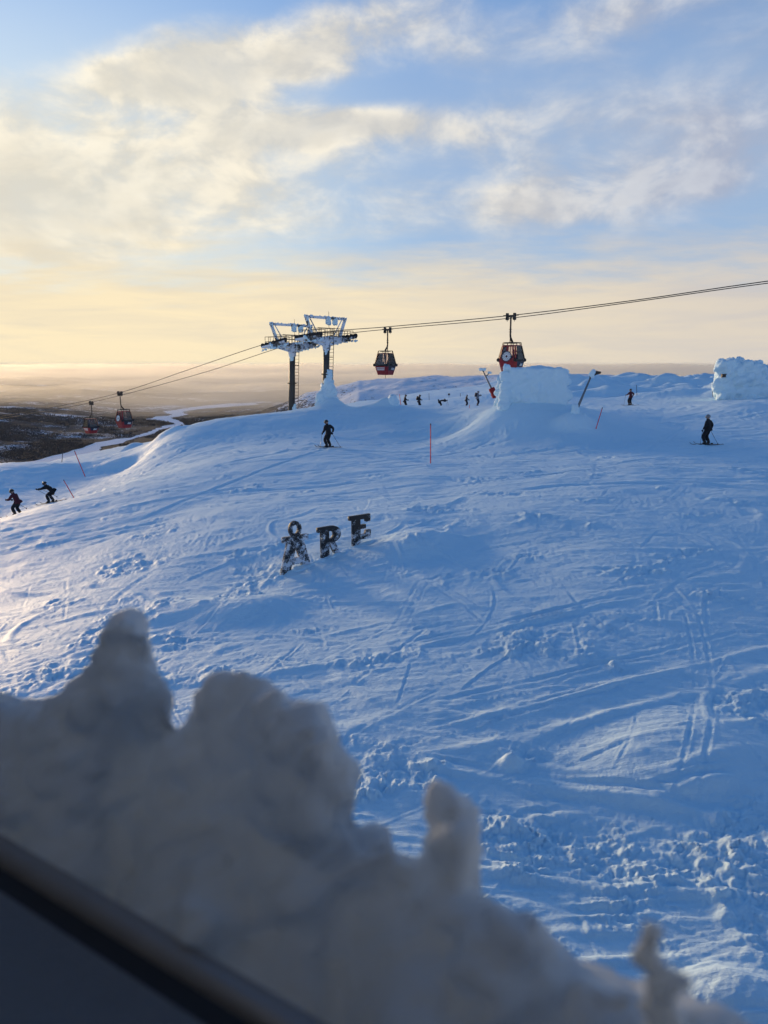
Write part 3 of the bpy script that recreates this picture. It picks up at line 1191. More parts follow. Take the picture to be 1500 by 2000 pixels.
def rope_pt(base, px, py):
    d = ray(px, py)
    k = d.x / d.y
    t = (base.x - k * base.y) / (0.8 + 0.6 * k)
    Y = base.y + 0.6 * t
    return t, H + d.z / d.y * Y


def make_rope(base, pix, slope_far, slope_near):
    tz = sorted(rope_pt(base, *p) for p in pix)
    ts = np.array([a for a, b in tz])
    zs = np.array([b for a, b in tz])
    ts = np.concatenate([[ts[0] - 60], ts, [ts[-1] + 140]])
    zs = np.concatenate([[zs[0] + 60 * slope_near], zs, [zs[-1] - 140 * slope_far]])
    return ts, zs


RA = make_rope(A0, [(1500, 549), (1250, 585), (998, 616), (760, 638), (600, 652), (545, 664), (380, 718), (234, 767), (60, 803)], 0.12, 0.06)
RB = make_rope(B0, [(1500, 553), (1250, 588), (1000, 621), (757, 643), (680, 651), (605, 663), (400, 727), (178, 786), (70, 806)], 0.12, 0.06)


def rope_z(rope, t):
    ts, zs = rope
    # smooth monotone interpolation between the measured points
    i = int(np.clip(np.searchsorted(ts, t) - 1, 0, len(ts) - 2))
    sl_ = np.diff(zs) / np.diff(ts)
    m = np.concatenate([[sl_[0]], (sl_[:-1] + sl_[1:]) / 2, [sl_[-1]]])
    h = ts[i + 1] - ts[i]
    u = (t - ts[i]) / h
    return ((2 * u ** 3 - 3 * u ** 2 + 1) * zs[i] + (u ** 3 - 2 * u ** 2 + u) * h * m[i]
            + (-2 * u ** 3 + 3 * u ** 2) * zs[i + 1] + (u ** 3 - u ** 2) * h * m[i + 1])


def rope_xyz(base, rope, t):
    return Vector((base.x + LD.x * t, base.y + LD.y * t, float(rope_z(rope, t))))


for (base, rope, lab) in ((A0, RA, 'nearer steel haul rope of the gondola lift'), (B0, RB, 'farther steel haul rope of the gondola lift')):
    ts = np.linspace(rope[0][0], rope[0][-1], 150)
    mb = MB()
    mb.tube([rope_xyz(base, rope, t) for t in ts], 0.03, 6)
    o = mb.build('haul_rope', M['rope'], None, True)
    tag(o, lab, 'rope', 'haul ropes of the gondola lift')


# ---- rounded lumps of rime made from boxes and balls
def fuse(parts, voxel, disp, parent_inv=None, seed=1, smooth_iter=2):
    """joins shapes into one closed skin and roughens it"""
    tmp = bpy.data.objects.new('tmp', parts.mesh('tmp'))
    COL.objects.link(tmp)
    md = tmp.modifiers.new('r', 'REMESH')
    md.mode = 'VOXEL'
    md.voxel_size = voxel
    if smooth_iter:
        sm = tmp.modifiers.new('s', 'SMOOTH')
        sm.iterations = smooth_iter
        sm.factor = 0.6
    dg = bpy.context.evaluated_depsgraph_get()
    me_ = bpy.data.meshes.new_from_object(tmp.evaluated_get(dg))
    bpy.data.objects.remove(tmp)
    n = len(me_.vertices)
    co = np.empty(n * 3, np.float32)
    me_.vertices.foreach_get('co', co)
    no = np.empty(n * 3, np.float32)
    me_.vertices.foreach_get('normal', no)
    co = co.reshape(-1, 3).astype(np.float64)
    no = no.reshape(-1, 3)
    d = 0
    for (sc_, amp, sd) in disp:
        a = fbm(co[:, 0] / sc_ + 3.1 * seed, (co[:, 2] + 0.7 * co[:, 1]) / sc_, 3, sd + seed)
        b = fbm(co[:, 1] / sc_ - 1.7 * seed, (co[:, 2] - 0.5 * co[:, 0]) / sc_, 3, sd + 50 + seed)
        d = d + amp * (a + b) * 0.7
    co = co + no * d[:, None]
    me_.vertices.foreach_set('co', co.astype(np.float32).ravel())
    me_.polygons.foreach_set('use_smooth', np.ones(len(me_.polygons), dtype=bool))
    me_.update()
    return me_


# ---- towers
def make_tower(t0, top_px, foot_px, label):
    mid = (A0 + B0) / 2 + LD * t0
    za, zb = rope_z(RA, t0), rope_z(RB, t0)
    zt = (za + zb) / 2 - 0.45
    zg = gz(mid.x, mid.y)
    root = empty('lift_tower', (mid.x, mid.y, zg))
    tag(root, label, 'lift tower', 'pair of gondola lift towers')
    slope = math.atan2(rope_z(RA, t0 + 3) - rope_z(RA, t0 - 3), 6.0)

    def P(a, b, z):            # a along the line, b across it, z above rope level
        v = LD * a + LN * b
        return Vector((v.x, v.y, zt - zg + z))
    Hh = zt - zg
    lean = LD * (-0.055 * Hh)
    mb = MB()
    mb.tube([Vector((-lean.x, -lean.y, -0.6)), Vector((-lean.x * 0.4, -lean.y * 0.4, Hh * 0.42)), Vector((0, 0, Hh - 0.25))], [0.34, 0.31, 0.26], 16)
    mast = mb.build('mast', M['rimed_mast'], root, True)
    f1 = MB()
    f1.tube([Vector((-lean.x * 0.45, -lean.y * 0.45, Hh * 0.42)), Vector((-lean.x * 0.44, -lean.y * 0.44, Hh * 0.42 + 0.10))], 0.44, 16)
    f1.build('flange', M['steel_dark'], mast)
    # cross arm
    mb = MB()
    mb.bar(P(0, -2.7, -0.05), P(0, 2.7, -0.05), 0.42, 0.5)
    mb.bar(P(0, -0.4, -0.55), P(0, -1.9, -0.25), 0.3, 0.2)
    mb.bar(P(0, 0.4, -0.55), P(0, 1.9, -0.25), 0.3, 0.2)
    mb.tube([P(0, 0, -1.1), P(0, 0, -0.1)], [0.34, 0.5], 14)
    mb.build('cross_arm', M['rimed_steel'], root)
    # lifting frame above the arm
    mb = MB()
    mb.bar(P(0, -1.9, 0.1), P(0, -2.75, 1.85), 0.22)
    mb.bar(P(0, 1.9, 0.1), P(0, 2.75, 1.85), 0.22)
    mb.bar(P(0, -2.9, 1.9), P(0, 2.9, 1.9), 0.22)
    mb.bar(P(0, -0.9, 0.1), P(0, -2.3, 1.85), 0.07)
    mb.bar(P(0, 0.9, 0.1), P(0, 2.3, 1.85), 0.07)
    mb.build('lifting_frame', M['rimed_steel'], root)
    # sheave trains at both ends
    for b in (-2.5, 2.5):
        s = MB()
        dzs = math.tan(slope)
        for k in (-1, 1):
            s.bar(P(-1.55, b + 0.12 * k, -1.55 * dzs + 0.02), P(1.55, b + 0.12 * k, 1.55 * dzs + 0.02), 0.05, 0.2)
        s.bar(P(-0.85, b, -0.85 * dzs - 0.15), P(0.85, b, 0.85 * dzs - 0.15), 0.16, 0.14)
        tr_ = s.build('sheave_train', M['rimed_steel'], root)
        for j in range(7):
            a = -1.5 + 0.5 * j
            w_ = MB()
            c = P(a, b, a * dzs + 0.18)
            w_.tube([c - LN * 0.07, c + LN * 0.07], 0.22, 14)
            w_.tube([c - LN * 0.09, c + LN * 0.09], 0.08, 8)
            w_.build('sheave_wheel', M['rubber'], tr_)
        # work platform and railing beside the train
        pl = MB()
        o_ = 0.45 if b < 0 else -0.45
        bb = b + o_
        pl.box(P(0, bb, -0.2), (2.9, 0.4, 0.05), Matrix.Rotation(math.atan2(LD.y, LD.x), 3, 'Z'))
        plat = pl.build('work_platform', M['rimed_steel'], root)
        rl = MB()
        for q in (-0.22, 0.22):
            for a in (-1.4, -0.7, 0.0, 0.7, 1.4):
                rl.tube([P(a, bb + q, -0.2), P(a, bb + q, 0.75)], 0.025, 6)
            for z in (0.3, 0.75):
                rl.tube([P(-1.4, bb + q, z), P(1.4, bb + q, z)], 0.025, 6)
        rl.build('railing', M['steel_dark'], plat)
    rl = MB()
    for q in (-0.45, 0.45):
        for b in (-1.2, -0.4, 0.4, 1.2):
            rl.tube([P(q, b, 0.1), P(q, b, 0.95)], 0.025, 6)
        rl.tube([P(q, -1.7, 0.95), P(q, 1.7, 0.95)], 0.025, 6)
        rl.tube([P(q, -1.7, 0.55), P(q, 1.7, 0.55)], 0.025, 6)
    rl.build('railing', M['steel_dark'], root)
    # chain hoists hanging from the frame, caked with rime
    for b in (0.3, 1.25):
        hb = MB()
        hb.box(P(0, b, 1.62), (0.5, 0.5, 0.55))
        hb.box(P(0, b, 1.42) + Vector((0.06, 0, 0)), (0.36, 0.36, 0.3))
        obj('hoist', fuse(hb, 0.05, [(0.25, 0.05, 3)], seed=int(b * 7) + 3, smooth_iter=1), M['rime'], root)
    an = MB()
    an.tube([P(0.1, 0.5, 0.9), P(0.1, 0.5, 2.5)], 0.02, 6)
    an.build('antenna', M['steel_dark'], root)
    # ladder
    ld = MB()
    side_ = Vector((0.88, -0.48, 0))
    tang = Vector((0.48, 0.88, 0)).normalized()

    def LADP(h, s):
        k = -(1 - h / Hh)
        base = Vector((lean.x * k, lean.y * k, h))
        return base + side_ * 0.60 + Vector((0.75, -0.2, 0)).normalized() * 0.0 + Vector((1, 0, 0)) * (0.19 * s)
    for s in (-1, 1):
        ld.tube([LADP(-0.4, s), LADP(Hh + 1.0, s)], 0.028, 6)
    h = 0.0
    while h < Hh + 0.9:
        ld.tube([LADP(h, -1), LADP(h, 1)], 0.02, 5)
        h += 0.32
    for h in (Hh * 0.2, Hh * 0.42, Hh * 0.7):
        ld.bar(LADP(h, -1), LADP(h, -1) - side_ * 0.45, 0.05)
        ld.bar(LADP(h, 1), LADP(h, 1) - side_ * 0.5, 0.05)
    ld.build('ladder', M['steel_dark'], root)
    # rime sitting on arm, frame and mast top
    rb = MB()
    rr = random.Random(int(t0 * 10))
    for i in range(46):
        b = -3.0 + 6.0 * i / 45
        rb.ball(P(rr.uniform(-.12, .12), b, -0.02 + rr.uniform(-.26, .18)), rr.uniform(0.08, 0.16), 8, 5)
    for i in range(24):
        b = -2.9 + 5.8 * i / 23
        if rr.random() < 0.8:
            rb.ball(P(0, b, 1.98), rr.uniform(0.07, 0.13), 8, 5)
    for i in range(12):
        k = i / 11
        rb.ball(P(0, -1.9 - 0.85 * k, 0.1 + 1.75 * k) + LD * -0.1, rr.uniform(0.07, 0.13), 8, 5)
        rb.ball(P(0, 0, -0.5 - 0.9 * k) + Vector((-0.05, -0.12, 0)), 0.32 - 0.14 * k, 8, 5)
    for b in (-2.5, 2.5):
        for i in range(15):
            a = -1.7 + 3.4 * i / 14
            rb.ball(P(a, b + rr.uniform(-.1, .1), a * math.tan(slope) - 0.26 + rr.uniform(-.08, .03)), rr.uniform(0.07, 0.13), 8, 5)
    tag(obj('rime_crust', fuse(rb, 0.04, [(0.3, 0.05, 11), (0.1, 0.03, 19)], seed=int(t0)), M['rime'], root), kind='stuff')
    return root, mid, zg, Hh, lean


tw1 = make_tower(5.3, 655, 790, 'right-hand gondola tower whose foot is buried in a rime pillar')
tw2 = make_tower(9.8, 668, 803, 'left-hand gondola tower with a bare dark mast down to the snow')
# rime pillar climbing the right tower's foot
root, mid, zg, Hh, lean = tw1
rb = MB()
rr = random.Random(4)
for i in range(40):
    k = i / 39
    h = -0.5 + 3.3 * k
    w_ = 0.85 * (1 - k) ** 1.2 + 0.28
    base = Vector((-lean.x * (1 - h / Hh), -lean.y * (1 - h / Hh), h))
    for s in range(3):
        rb.ball(base + Vector((rr.uniform(-.45, .75) * w_ + 0.32 * k, -0.1 + rr.uniform(-.5, .5) * w_, 0)), w_ * rr.uniform(0.5, 0.7), 9, 6)
obj('rime_pillar', fuse(rb, 0.08, [(0.5, 0.10, 5), (0.15, 0.04, 9)], seed=6), M['rime'], root)
root, mid, zg, Hh, lean = tw2
rb = MB()
for i in range(10):
    h = -0.3 + 0.11 * i
    rb.ball(Vector((-lean.x * (1 - h / Hh) + 0.35, -lean.y * (1 - h / Hh) - 0.2, h)), 0.36 - 0.022 * i, 8, 5)
obj('rime_pillar', fuse(rb, 0.07, [(0.3, 0.08, 5)], seed=8), M['rime'], root)


# ---- gondola cabins
def text_mesh(s, size, depth):
    cu_ = bpy.data.curves.new('t', 'FONT')
    cu_.body = s
    cu_.size = size
    cu_.extrude = depth
    cu_.align_x = 'CENTER'
    cu_.align_y = 'CENTER'
    cu_.shear = 0.2
    cu_.offset = size * 0.02
    o = bpy.data.objects.new('t', cu_)
    COL.objects.link(o)
    dg = bpy.context.evaluated_depsgraph_get()
    me_ = bpy.data.meshes.new_from_object(o.evaluated_get(dg))
    bpy.data.objects.remove(o)
    return me_


CAB_LETTER = text_mesh('ÅRE', 0.26, 0.006)
CAB_LETTER.materials.clear()
CAB_LETTER.materials.append(M['white'])


def oct_ring(hx, hy, ch, z):
    return [Vector(p) for p in ((hx, -hy + ch, z), (hx, hy - ch, z), (hx - ch, hy, z), (-hx + ch, hy, z), (-hx, hy - ch, z), (-hx, -hy + ch, z), (-hx + ch, -hy, z), (hx - ch, -hy, z))]


LV = [(0.0, 0.60), (0.34, 0.68), (0.78, 0.78), (0.92, 0.80), (1.94, 0.60), (2.16, 0.56)]


def ring_at(z, grow=0.0):
    hs = np.interp(z, [a for a, b in LV], [b for a, b in LV]) + grow
    return oct_ring(hs, hs, 0.20, z)


def band(mb, z0, z1, sides, grow=0.0, thick=0.03, inset=0.0):
    a, b = ring_at(z0, grow), ring_at(z1, grow)
    for s in sides:
        p = [a[s], a[(s + 1) % 8], b[(s + 1) % 8], b[s]]
        if inset:
            c = sum(p, Vector()) / 4
            ux = (p[1] - p[0]).normalized() * inset
            p = [p[0] + ux, p[1] - ux, p[2] - ux, p[3] + ux]
        n = (p[1] - p[0]).cross(p[3] - p[0]).normalized() * thick
        vv = p + [q - n for q in p]
        mb.add(vv, [(0, 1, 2, 3), (7, 6, 5, 4), (1, 0, 4, 5), (2, 1, 5, 6), (3, 2, 6, 7), (0, 3, 7, 4)])
    return mb


def make_cabin(label):
    root = empty('gondola_cabin', (0, 0, 0))
    tag(root, label, 'gondola cabin', 'red gondola cabins on the lift')
    mb = MB()
    r0, r1 = ring_at(0.0), ring_at(0.34)
    mb.add(r0 + r1, [tuple(reversed(range(8)))] + [(i, (i + 1) % 8, 8 + (i + 1) % 8, 8 + i) for i in range(8)] + [tuple(range(8, 16))])
    mb.build('floor_pan', M['red'], root)
    end = {0: 'a', 4: 'b'}
    # side walls below the windows
    for s in (0, 2, 4, 6):
        m_ = M['navy'] if s in (0, 4) else M['red']
        pn = band(MB(), 0.345 if m_ is M['red'] else 0.40, 0.80, [s], 0.0, 0.03).build('lower_panel', m_, root)
        if s in (0, 4):
            band(MB(), 0.342, 0.398, [s], 0.002, 0.03).build('skirt_rail', M['red'], root)
        if s in (0, 4):
            lt = obj('lettering', CAB_LETTER, None, pn)
            sg = 1 if s == 0 else -1
            # flat print set on the outward leaning panel
            z = Vector((sg * 0.975, 0, -0.22)).normalized()
            x = Vector((0, sg, 0))
            y = z.cross(x)
            lt.matrix_local = Matrix.Translation(Vector((sg * (np.interp(0.55, [a for a, b in LV], [b for a, b in LV]) + 0.012), 0.12 * sg, 0.54))) @ Matrix((x, y, z)).transposed().to_4x4()
    for s in (1, 3, 5, 7):
        band(MB(), 0.345, 0.80, [s], 0.0, 0.03).build('corner_panel', M['red'], root)
    for z0_ in (0.44, 0.60):
        band(MB(), z0_, z0_ + 0.07, [2], 0.012, 0.02, 0.1).build('stripe', M['white'], root)
    # bumper belt
    bl = MB()
    band(bl, 0.81, 0.93, range(8), 0.035, 0.06)
    bl.build('bumper_belt', M['rubber'], root)
    for (sx, sy) in ((1, -1), (1, 1), (-1, 1), (-1, -1)):
        k = MB()
        k.ball((sx * 0.73, sy * 0.73, 0.90), 0.14, 10, 6)
        k.build('bumper', M['rubber'], root, True)
    # glazing
    for s in range(8):
        if s == 6:
            continue
        band(MB(), 0.94, 1.93, [s], -0.012, 0.012).build('window_pane', M['glass'], root)
    a, b = ring_at(0.93, 0.012), ring_at(1.94, 0.012)
    for i in range(8):
        MB().bar(a[i], b[i], 0.05, 0.05).build('window_frame', M['steel_dark'], root)
    for s in (1, 3, 5, 7):
        c0 = (ring_at(0.93, 0.02)[s] + ring_at(0.93, 0.02)[(s + 1) % 8]) / 2
        c1 = (ring_at(1.96, 0.02)[s] + ring_at(1.96, 0.02)[(s + 1) % 8]) / 2
        if s in (5, 7, 1):
            MB().bar(c0, c1, 0.11, 0.05, up=(c0.x, c0.y, 0)).build('corner_post', M['red'], root)
    for s in (0, 2, 4):
        q = ring_at(1.50, 0.015)
        MB().bar(q[s], q[(s + 1) % 8], 0.03, 0.03).build('mullion', M['steel_dark'], root)
    # sliding door leaves with the snowflake mark across both
    for k in (0, 1):
        d = MB()
        lo_, hi_ = ring_at(0.35, 0.02), ring_at(1.92, 0.02)
        wa, wb = ring_at(0.86, 0.03), None

        def dp(z, f):
            q = ring_at(z, 0.045)
            return q[6].lerp(q[7], f)
        f0, f1 = (0.03, 0.495) if k == 0 else (0.505, 0.97)
        zs = (0.36, 0.80, 0.95, 1.55)
        for (za, zb_) in ((0.36, 0.86), (0.86, 1.02)):
            p = [dp(za, f0), dp(za, f1), dp(zb_, f1), dp(zb_, f0)]
            n = Vector((0, 0.03, 0))
            d.add(p + [v + n for v in p], [(0, 1, 2, 3), (7, 6, 5, 4), (1, 0, 4, 5), (2, 1, 5, 6), (3, 2, 6, 7), (0, 3, 7, 4)])
        for f in (f0 + 0.03, f1 - 0.03):
            d.bar(dp(1.0, f), dp(1.92, f), 0.07, 0.05)
        d.bar(dp(1.90, f0), dp(1.90, f1), 0.07, 0.05)
        leaf = d.build('door', M['red'], root)
        p = [dp(1.02, f0), dp(1.02, f1), dp(1.90, f1), dp(1.90, f0)]
        n = Vector((0, 0.02, 0))
        g = MB()
        g.add([v + n for v in p] + [v + n * 1.5 for v in p], [(0, 1, 2, 3), (7, 6, 5, 4), (1, 0, 4, 5), (2, 1, 5, 6), (3, 2, 6, 7), (0, 3, 7, 4)])
        g.build('window_pane', M['glass'], leaf)
    # emblem plate: navy disc with the white snowflake
    q = ring_at(1.16, 0.06)
    c = q[6].lerp(q[7], 0.5)
    nrm = Vector((0, -0.982, 0.19))
    xx = Vector((1, 0, 0))
    yy = nrm.cross(xx)
    pl = MB()
    pl.tube([c, c + nrm * 0.012], 0.40, 24)
    ep = pl.build('emblem', M['navy'], root)
    fl = MB()
    for k in range(12):
        a = 2 * math.pi * (k + 0.5) / 12
        dv = xx * math.cos(a) + yy * math.sin(a)
        cc = c + nrm * 0.016
        fl.bar(cc + dv * 0.09, cc + dv * 0.35, 0.012, 0.062, up=tuple(nrm.cross(dv)))
    for k in range(12):
        a = 2 * math.pi * k / 12
        dv = xx * math.cos(a) + yy * math.sin(a)
        cc = c + nrm * 0.016
        fl.bar(cc + dv * 0.22, cc + dv * 0.34, 0.012, 0.035, up=tuple(nrm.cross(dv)))
    fl.build('snowflake', M['white'], ep)
    # roof: lower slab, raised frame with a gap under it
    rf = MB()
    r0, r1 = ring_at(1.945, 0.02), ring_at(2.0, 0.015)
    rf.add(r0 + r1, [tuple(reversed(range(8)))] + [(i, (i + 1) % 8, 8 + (i + 1) % 8, 8 + i) for i in range(8)] + [tuple(range(8, 16))])
    roof = rf.build('roof', M['red'], root)
    rk = MB()
    q = ring_at(2.18, 0.0)
    for i in range(8):
        rk.bar(q[i], q[(i + 1) % 8], 0.05, 0.05)
    for i in (0, 1, 4, 5, 2, 3, 6, 7):
        rk.bar(ring_at(2.0)[i], q[i], 0.05, 0.05)
    rk.bar((-0.56, 0, 2.16), (0.56, 0, 2.16), 0.16, 0.09)
    rk.bar((0, -0.5, 2.15), (0, 0.5, 2.15), 0.12, 0.08)
    rk.build('roof_frame', M['steel_dark'], root)
    # hanger arm
    hg = MB()
    hg.tube([(0.02, 0, 2.16), (0.02, -0.02, 2.24), (0.0, -0.10, 2.36), (0.0, -0.26, 2.52), (0.0, -0.33, 2.72), (0.0, -0.34, 3.3), (0, -0.34, 4.02)], [0.085, 0.085, 0.08, 0.075, 0.07, 0.065, 0.06], 10)
    hg.tube([(0, -0.34, 2.20), (0, -0.34, 2.72)], 0.035, 8)
    hg.bar((-0.13, -0.34, 2.95), (0.13, -0.34, 2.95), 0.03)
    hg.bar((-0.13, -0.34, 3.15), (0.13, -0.34, 3.15), 0.03)
    hg.build('hanger_arm', M['steel_dark'], root, True)
    gp = MB()
    gp.box((0, -0.34, 4.10), (0.62, 0.16, 0.16))
    gp.bar((-0.62, -0.34, 4.15), (0.62, -0.34, 4.15), 0.07, 0.07)
    for s in (-1, 1):
        gp.box((0.30 * s, -0.34, 4.12), (0.14, 0.24, 0.40))
        gp.tube([(0.30 * s, -0.46, 3.9), (0.30 * s, -0.22, 3.9)], 0.10, 10)
        gp.tube([(0.30 * s, -0.34, 3.7), (0.30 * s, -0.34, 3.95)], 0.02, 6)
    gp.build('grip', M['steel_dark'], root)
    MB().tube([(0, 0, -0.32), (0, 0, 0.02)], 0.02, 6).build('guide_rod', M['steel_dark'], root)
    st = MB()
    for s in (-1, 1):
        st.box((0.42 * s, 0, 0.68), (0.32, 1.0, 0.07))
        st.box((0.56 * s, 0, 0.98), (0.06, 1.0, 0.42))
        st.box((0.42 * s, 0, 0.50), (0.28, 0.9, 0.3))
    st.build('bench', M['navy'], root)
    return root


def copy_tree(o, parent=None):
    c = o.copy()
    COL.objects.link(c)
    c.parent = parent
    for ch in o.children:
        copy_tree(ch, c)
    return c


YAW = math.atan2(-LD.y, -LD.x)       # local +x looks up the line, towards the window
cab_specs = [
    (A0, RA, 998, 616, 0, 'large red gondola cabin half hidden behind the rime-covered hut, people inside'),
    (B0, RB, 757, 643, math.pi, 'red gondola cabin hanging alone in the sky right of the towers'),
    (A0, RA, 234, 767, 0, 'higher of the two red cabins out over the valley'),
    (B0, RB, 178, 786, math.pi, 'lower, farthest red cabin over the dark valley forest'),
]
proto = None
cabs = []
for (base, rope, px, py, turn, lab) in cab_specs:
    if proto is None:
        proto = make_cabin(lab)
        c = proto
    else:
        c = copy_tree(proto)
    c['label'] = lab
    t, z = rope_pt(base, px, py)
    yaw = YAW + turn
    off_ = Matrix.Rotation(yaw, 3, 'Z') @ Vector((0, -0.34, 4.15))
    p = rope_xyz(base, rope, t)
    c.location = p - off_
    c.rotation_euler = (0, 0, yaw)
    cabs.append(c)

# ------------------------------------------------------------------ snow-covered huts and snow makers
# the block of rime on the mound
hut = empty('rime_covered_hut', on_ground(1040, 797, 50.5))
tag(hut, 'tall square hut wholly buried in rime on the central mound', 'snow-covered hut')
zb0 = hut.location.z


def hutp(px, py, Y):
    return at(px, py, Y) - hut.location


mb = MB()
pts_front = [(993, 722), (1104, 722), (1104, 800), (985, 810)]
c0 = hutp(1044, 765, 51.2)
wid = hutp(1109, 760, 51).x - hutp(981, 760, 51).x
ztop = hutp(1044, 712, 50).z
mb.box((c0.x + 0.02, 0.9, ztop / 2 - 0.7), (wid - 0.75, 2.8, ztop + 0.9))
rr = random.Random(9)
mb.box((c0.x - 0.1, 0.3, ztop / 2 - 0.9), (wid - 0.35, 1.6, ztop + 0.5))
for i in range(26):
    px, py = rr.uniform(1000, 1100), rr.uniform(735, 800)
    mb.ball(hutp(px, py, 50.6 + rr.uniform(-0.1, 0.3)), rr.uniform(0.5, 0.8), 9, 6)
for (px, py, Y, r_) in ((990, 716, 50.3, .30), (986, 712, 50.3, .22), (986, 735, 50.3, .36), (988, 755, 50.2, .42), (986, 775, 50.1, .5), (984, 792, 50, .55),
                        (978, 750, 52.2, .38), (975, 742, 52.4, .30), (978, 770, 52.2, .42), (980, 788, 52, .5), (1103, 728, 50.6, .34), (1108, 745, 50.6, .28), (1106, 770, 50.3, .4)):
    mb.ball(hutp(px, py, Y), r_, 10, 6)
obj('rime_shell', fuse(mb, 0.085, [(1.5, 0.13, 7), (0.5, 0.08, 13), (0.16, 0.035, 17)], seed=2, smooth_iter=7), M['rime'], hut)

# rime-covered station at the right edge
stn = empty('rime_covered_station', on_ground(1450, 757, 84))
tag(stn, 'long lift station caked in thick rime at the right edge', 'snow-covered hut')


def sp(px, py, Y=84):
    return at(px, py, Y) - stn.location


mb = MB()
outline = [(1410, 705), (1425, 704), (1440, 702), (1450, 712), (1462, 706), (1475, 707), (1490, 712), (1505, 718), (1525, 722), (1550, 725), (1580, 728)]
for (px, py) in outline:
    for k in range(11):
        y = py + 7 + k * 7
        for dY in (0, 1.6, 3.2):
            mb.ball(sp(px + rr.uniform(-3, 3), y, 84 + dY + rr.uniform(-.4, .4)), rr.uniform(0.5, 0.75), 9, 6)
for (px, py, r_) in ((1404, 712, .45), (1399, 722, .35), (1402, 748, .6), (1410, 754, .7), (1400, 757, .6), (1430, 708, .55), (1420, 716, .6)):
    mb.ball(sp(px, py), r_, 9, 6)
obj('rime_shell', fuse(mb, 0.13, [(1.4, 0.22, 27), (0.5, 0.12, 23), (0.2, 0.05, 29)], seed=4, smooth_iter=2), M['rime'], stn)
bx_ = MB()
p = sp(1413, 734, 83.0)
bx_.box(p, (0.42, 0.3, 0.32))
bx_.box(p + Vector((0, -0.05, 0.19)), (0.55, 0.4, 0.06))
bx_.build('floodlight', M['steel_dark'], stn)

# rounded stump of rime on the rim bank
st_ = at(765, 797, 66)
stz = gz(st_.x, st_.y)
mb = MB()
for i in range(9):
    mb.ball((0.12 - 0.25 * (1 - i / 8) * rr.random(), rr.uniform(-.15, .15), -0.9 + 0.16 * i), 0.64 - 0.012 * i, 10, 6)
sto = obj('rime_stump', fuse(mb, 0.07, [(0.6, 0.08, 3), (0.2, 0.03, 4)], seed=5), M['rime'])
sto.location = (st_.x, st_.y, at(768, 785, 66).z - 0.20)
tag(sto, 'rounded stump of rime on the snow bank right of the towers', 'snow heap')


def snow_lance(label, foot, head, Y, fork=False, pad=False, r=0.075):
    f = at(*foot, Y)
    root = empty('snow_lance', (f.x, f.y, gz(f.x, f.y)))
    tag(root, label, 'snow lance', 'snow-making lances')
    a = at(*foot, Y) - root.location
    b = at(*head, Y) - root.location
    mb = MB()
    mb.tube([a - (b - a).normalized() * 0.7, a, b], [r * 1.2, r * 1.1, r * 0.75], 10)
    mb.build('lance_pole', M['steel'], root, True)
    d = (b - a).normalized()
    nz = MB()
    sd = Vector((1, 0, 0)) if d.x > 0 else Vector((-1, 0, 0))
    if not fork:
        nz.tube([b - d * 0.05, b + d * 0.16, b + d * 0.22 + sd * 0.25 + Vector((0, 0, 0.05)), b + d * 0.2 + sd * 0.55 + Vector((0, 0, 0.08))], [0.12, 0.16, 0.13, 0.07], 10)
        nz.build('nozzle_head', M['steel_dark'], root, True)
        rk = MB()
        for k in range(8):
            rk.ball(b + d * (0.02 + 0.03 * k) + Vector((rr.uniform(-.12, .06), -0.08, rr.uniform(-.03, .1))), rr.uniform(.12, .19), 8, 5)
        obj('rime_cap', fuse(rk, 0.05, [(0.2, 0.05, 3)], seed=12), M['rime'], root)
    else:
        j = a.lerp(b, 0.72)
        e = j + Vector((0.42, 0, 0.30))
        nz.tube([j, j + Vector((0.2, 0, 0.06)), e], [0.06, 0.06, 0.05], 8)
        nz.build('branch_pipe', M['steel'], root, True)
        rk = MB()
        for k in range(6):
            rk.ball(b + Vector((-0.25 + 0.1 * k, 0, 0.02)), .17, 8, 5)
        obj('rime_cap', fuse(rk, 0.06, [(0.3, 0.05, 3)], seed=13), M['rime'], root)
        rk = MB()
        for k in range(4):
            rk.ball(e + Vector((-0.12 + 0.09 * k, 0, 0.04)), .13, 8, 5)
        obj('rime_cap', fuse(rk, 0.06, [(0.3, 0.05, 3)], seed=14), M['rime'], root)
    if pad:
        pd = MB()
        q = a.lerp(b, -0.02)
        rot = d.to_track_quat('Z', 'Y').to_matrix()
        for (zz, w_) in ((-0.55, 0.30), (-0.3, 0.36), (0.0, 0.36), (0.3, 0.32), (0.45, 0.25)):
            pass
        pd.box(q + d * 0.0, (0.62, 0.6, 1.0), rot)
        pd.box(q - d * 0.35 + Vector((0.05, 0, 0)), (0.72, 0.7, 0.5), rot)
        pdm = fuse(pd, 0.07, [(0.35, 0.05, 3)], seed=15)
        obj('red_pad', pdm, M['redcloth'], root)
    return root


l1 = snow_lance('snow lance leaning right out of a snow pillar beside the hut', (1128, 797), (1154, 736), 46.6)
mb = MB()
for i in range(26):
    k = i / 25
    p = Vector(at(1124 + 1.5 * math.sin(i), 838 - 46 * k, 46.6)) - l1.location
    mb.box(p, (0.62 - 0.22 * k, 0.6 - 0.2 * k, 0.16))
    mb.ball(p + Vector((-0.25 + 0.2 * k, -0.1, -0.1)), 0.34 - 0.16 * k, 8, 5)
for i in range(16):
    mb.ball(Vector(at(1112 + 2.2 * i, 840 + 0.5 * i, 46.4)) - l1.location, 0.42 - 0.012 * i, 8, 5)
for i in range(5):
    mb.ball(Vector(at(1136 + i, 822 - i * 2, 46.5)) - l1.location, 0.25, 8, 5)
obj('snow_pillar', fuse(mb, 0.055, [(0.5, 0.07, 7), (0.15, 0.03, 9)], seed=21), M['rime'], l1)
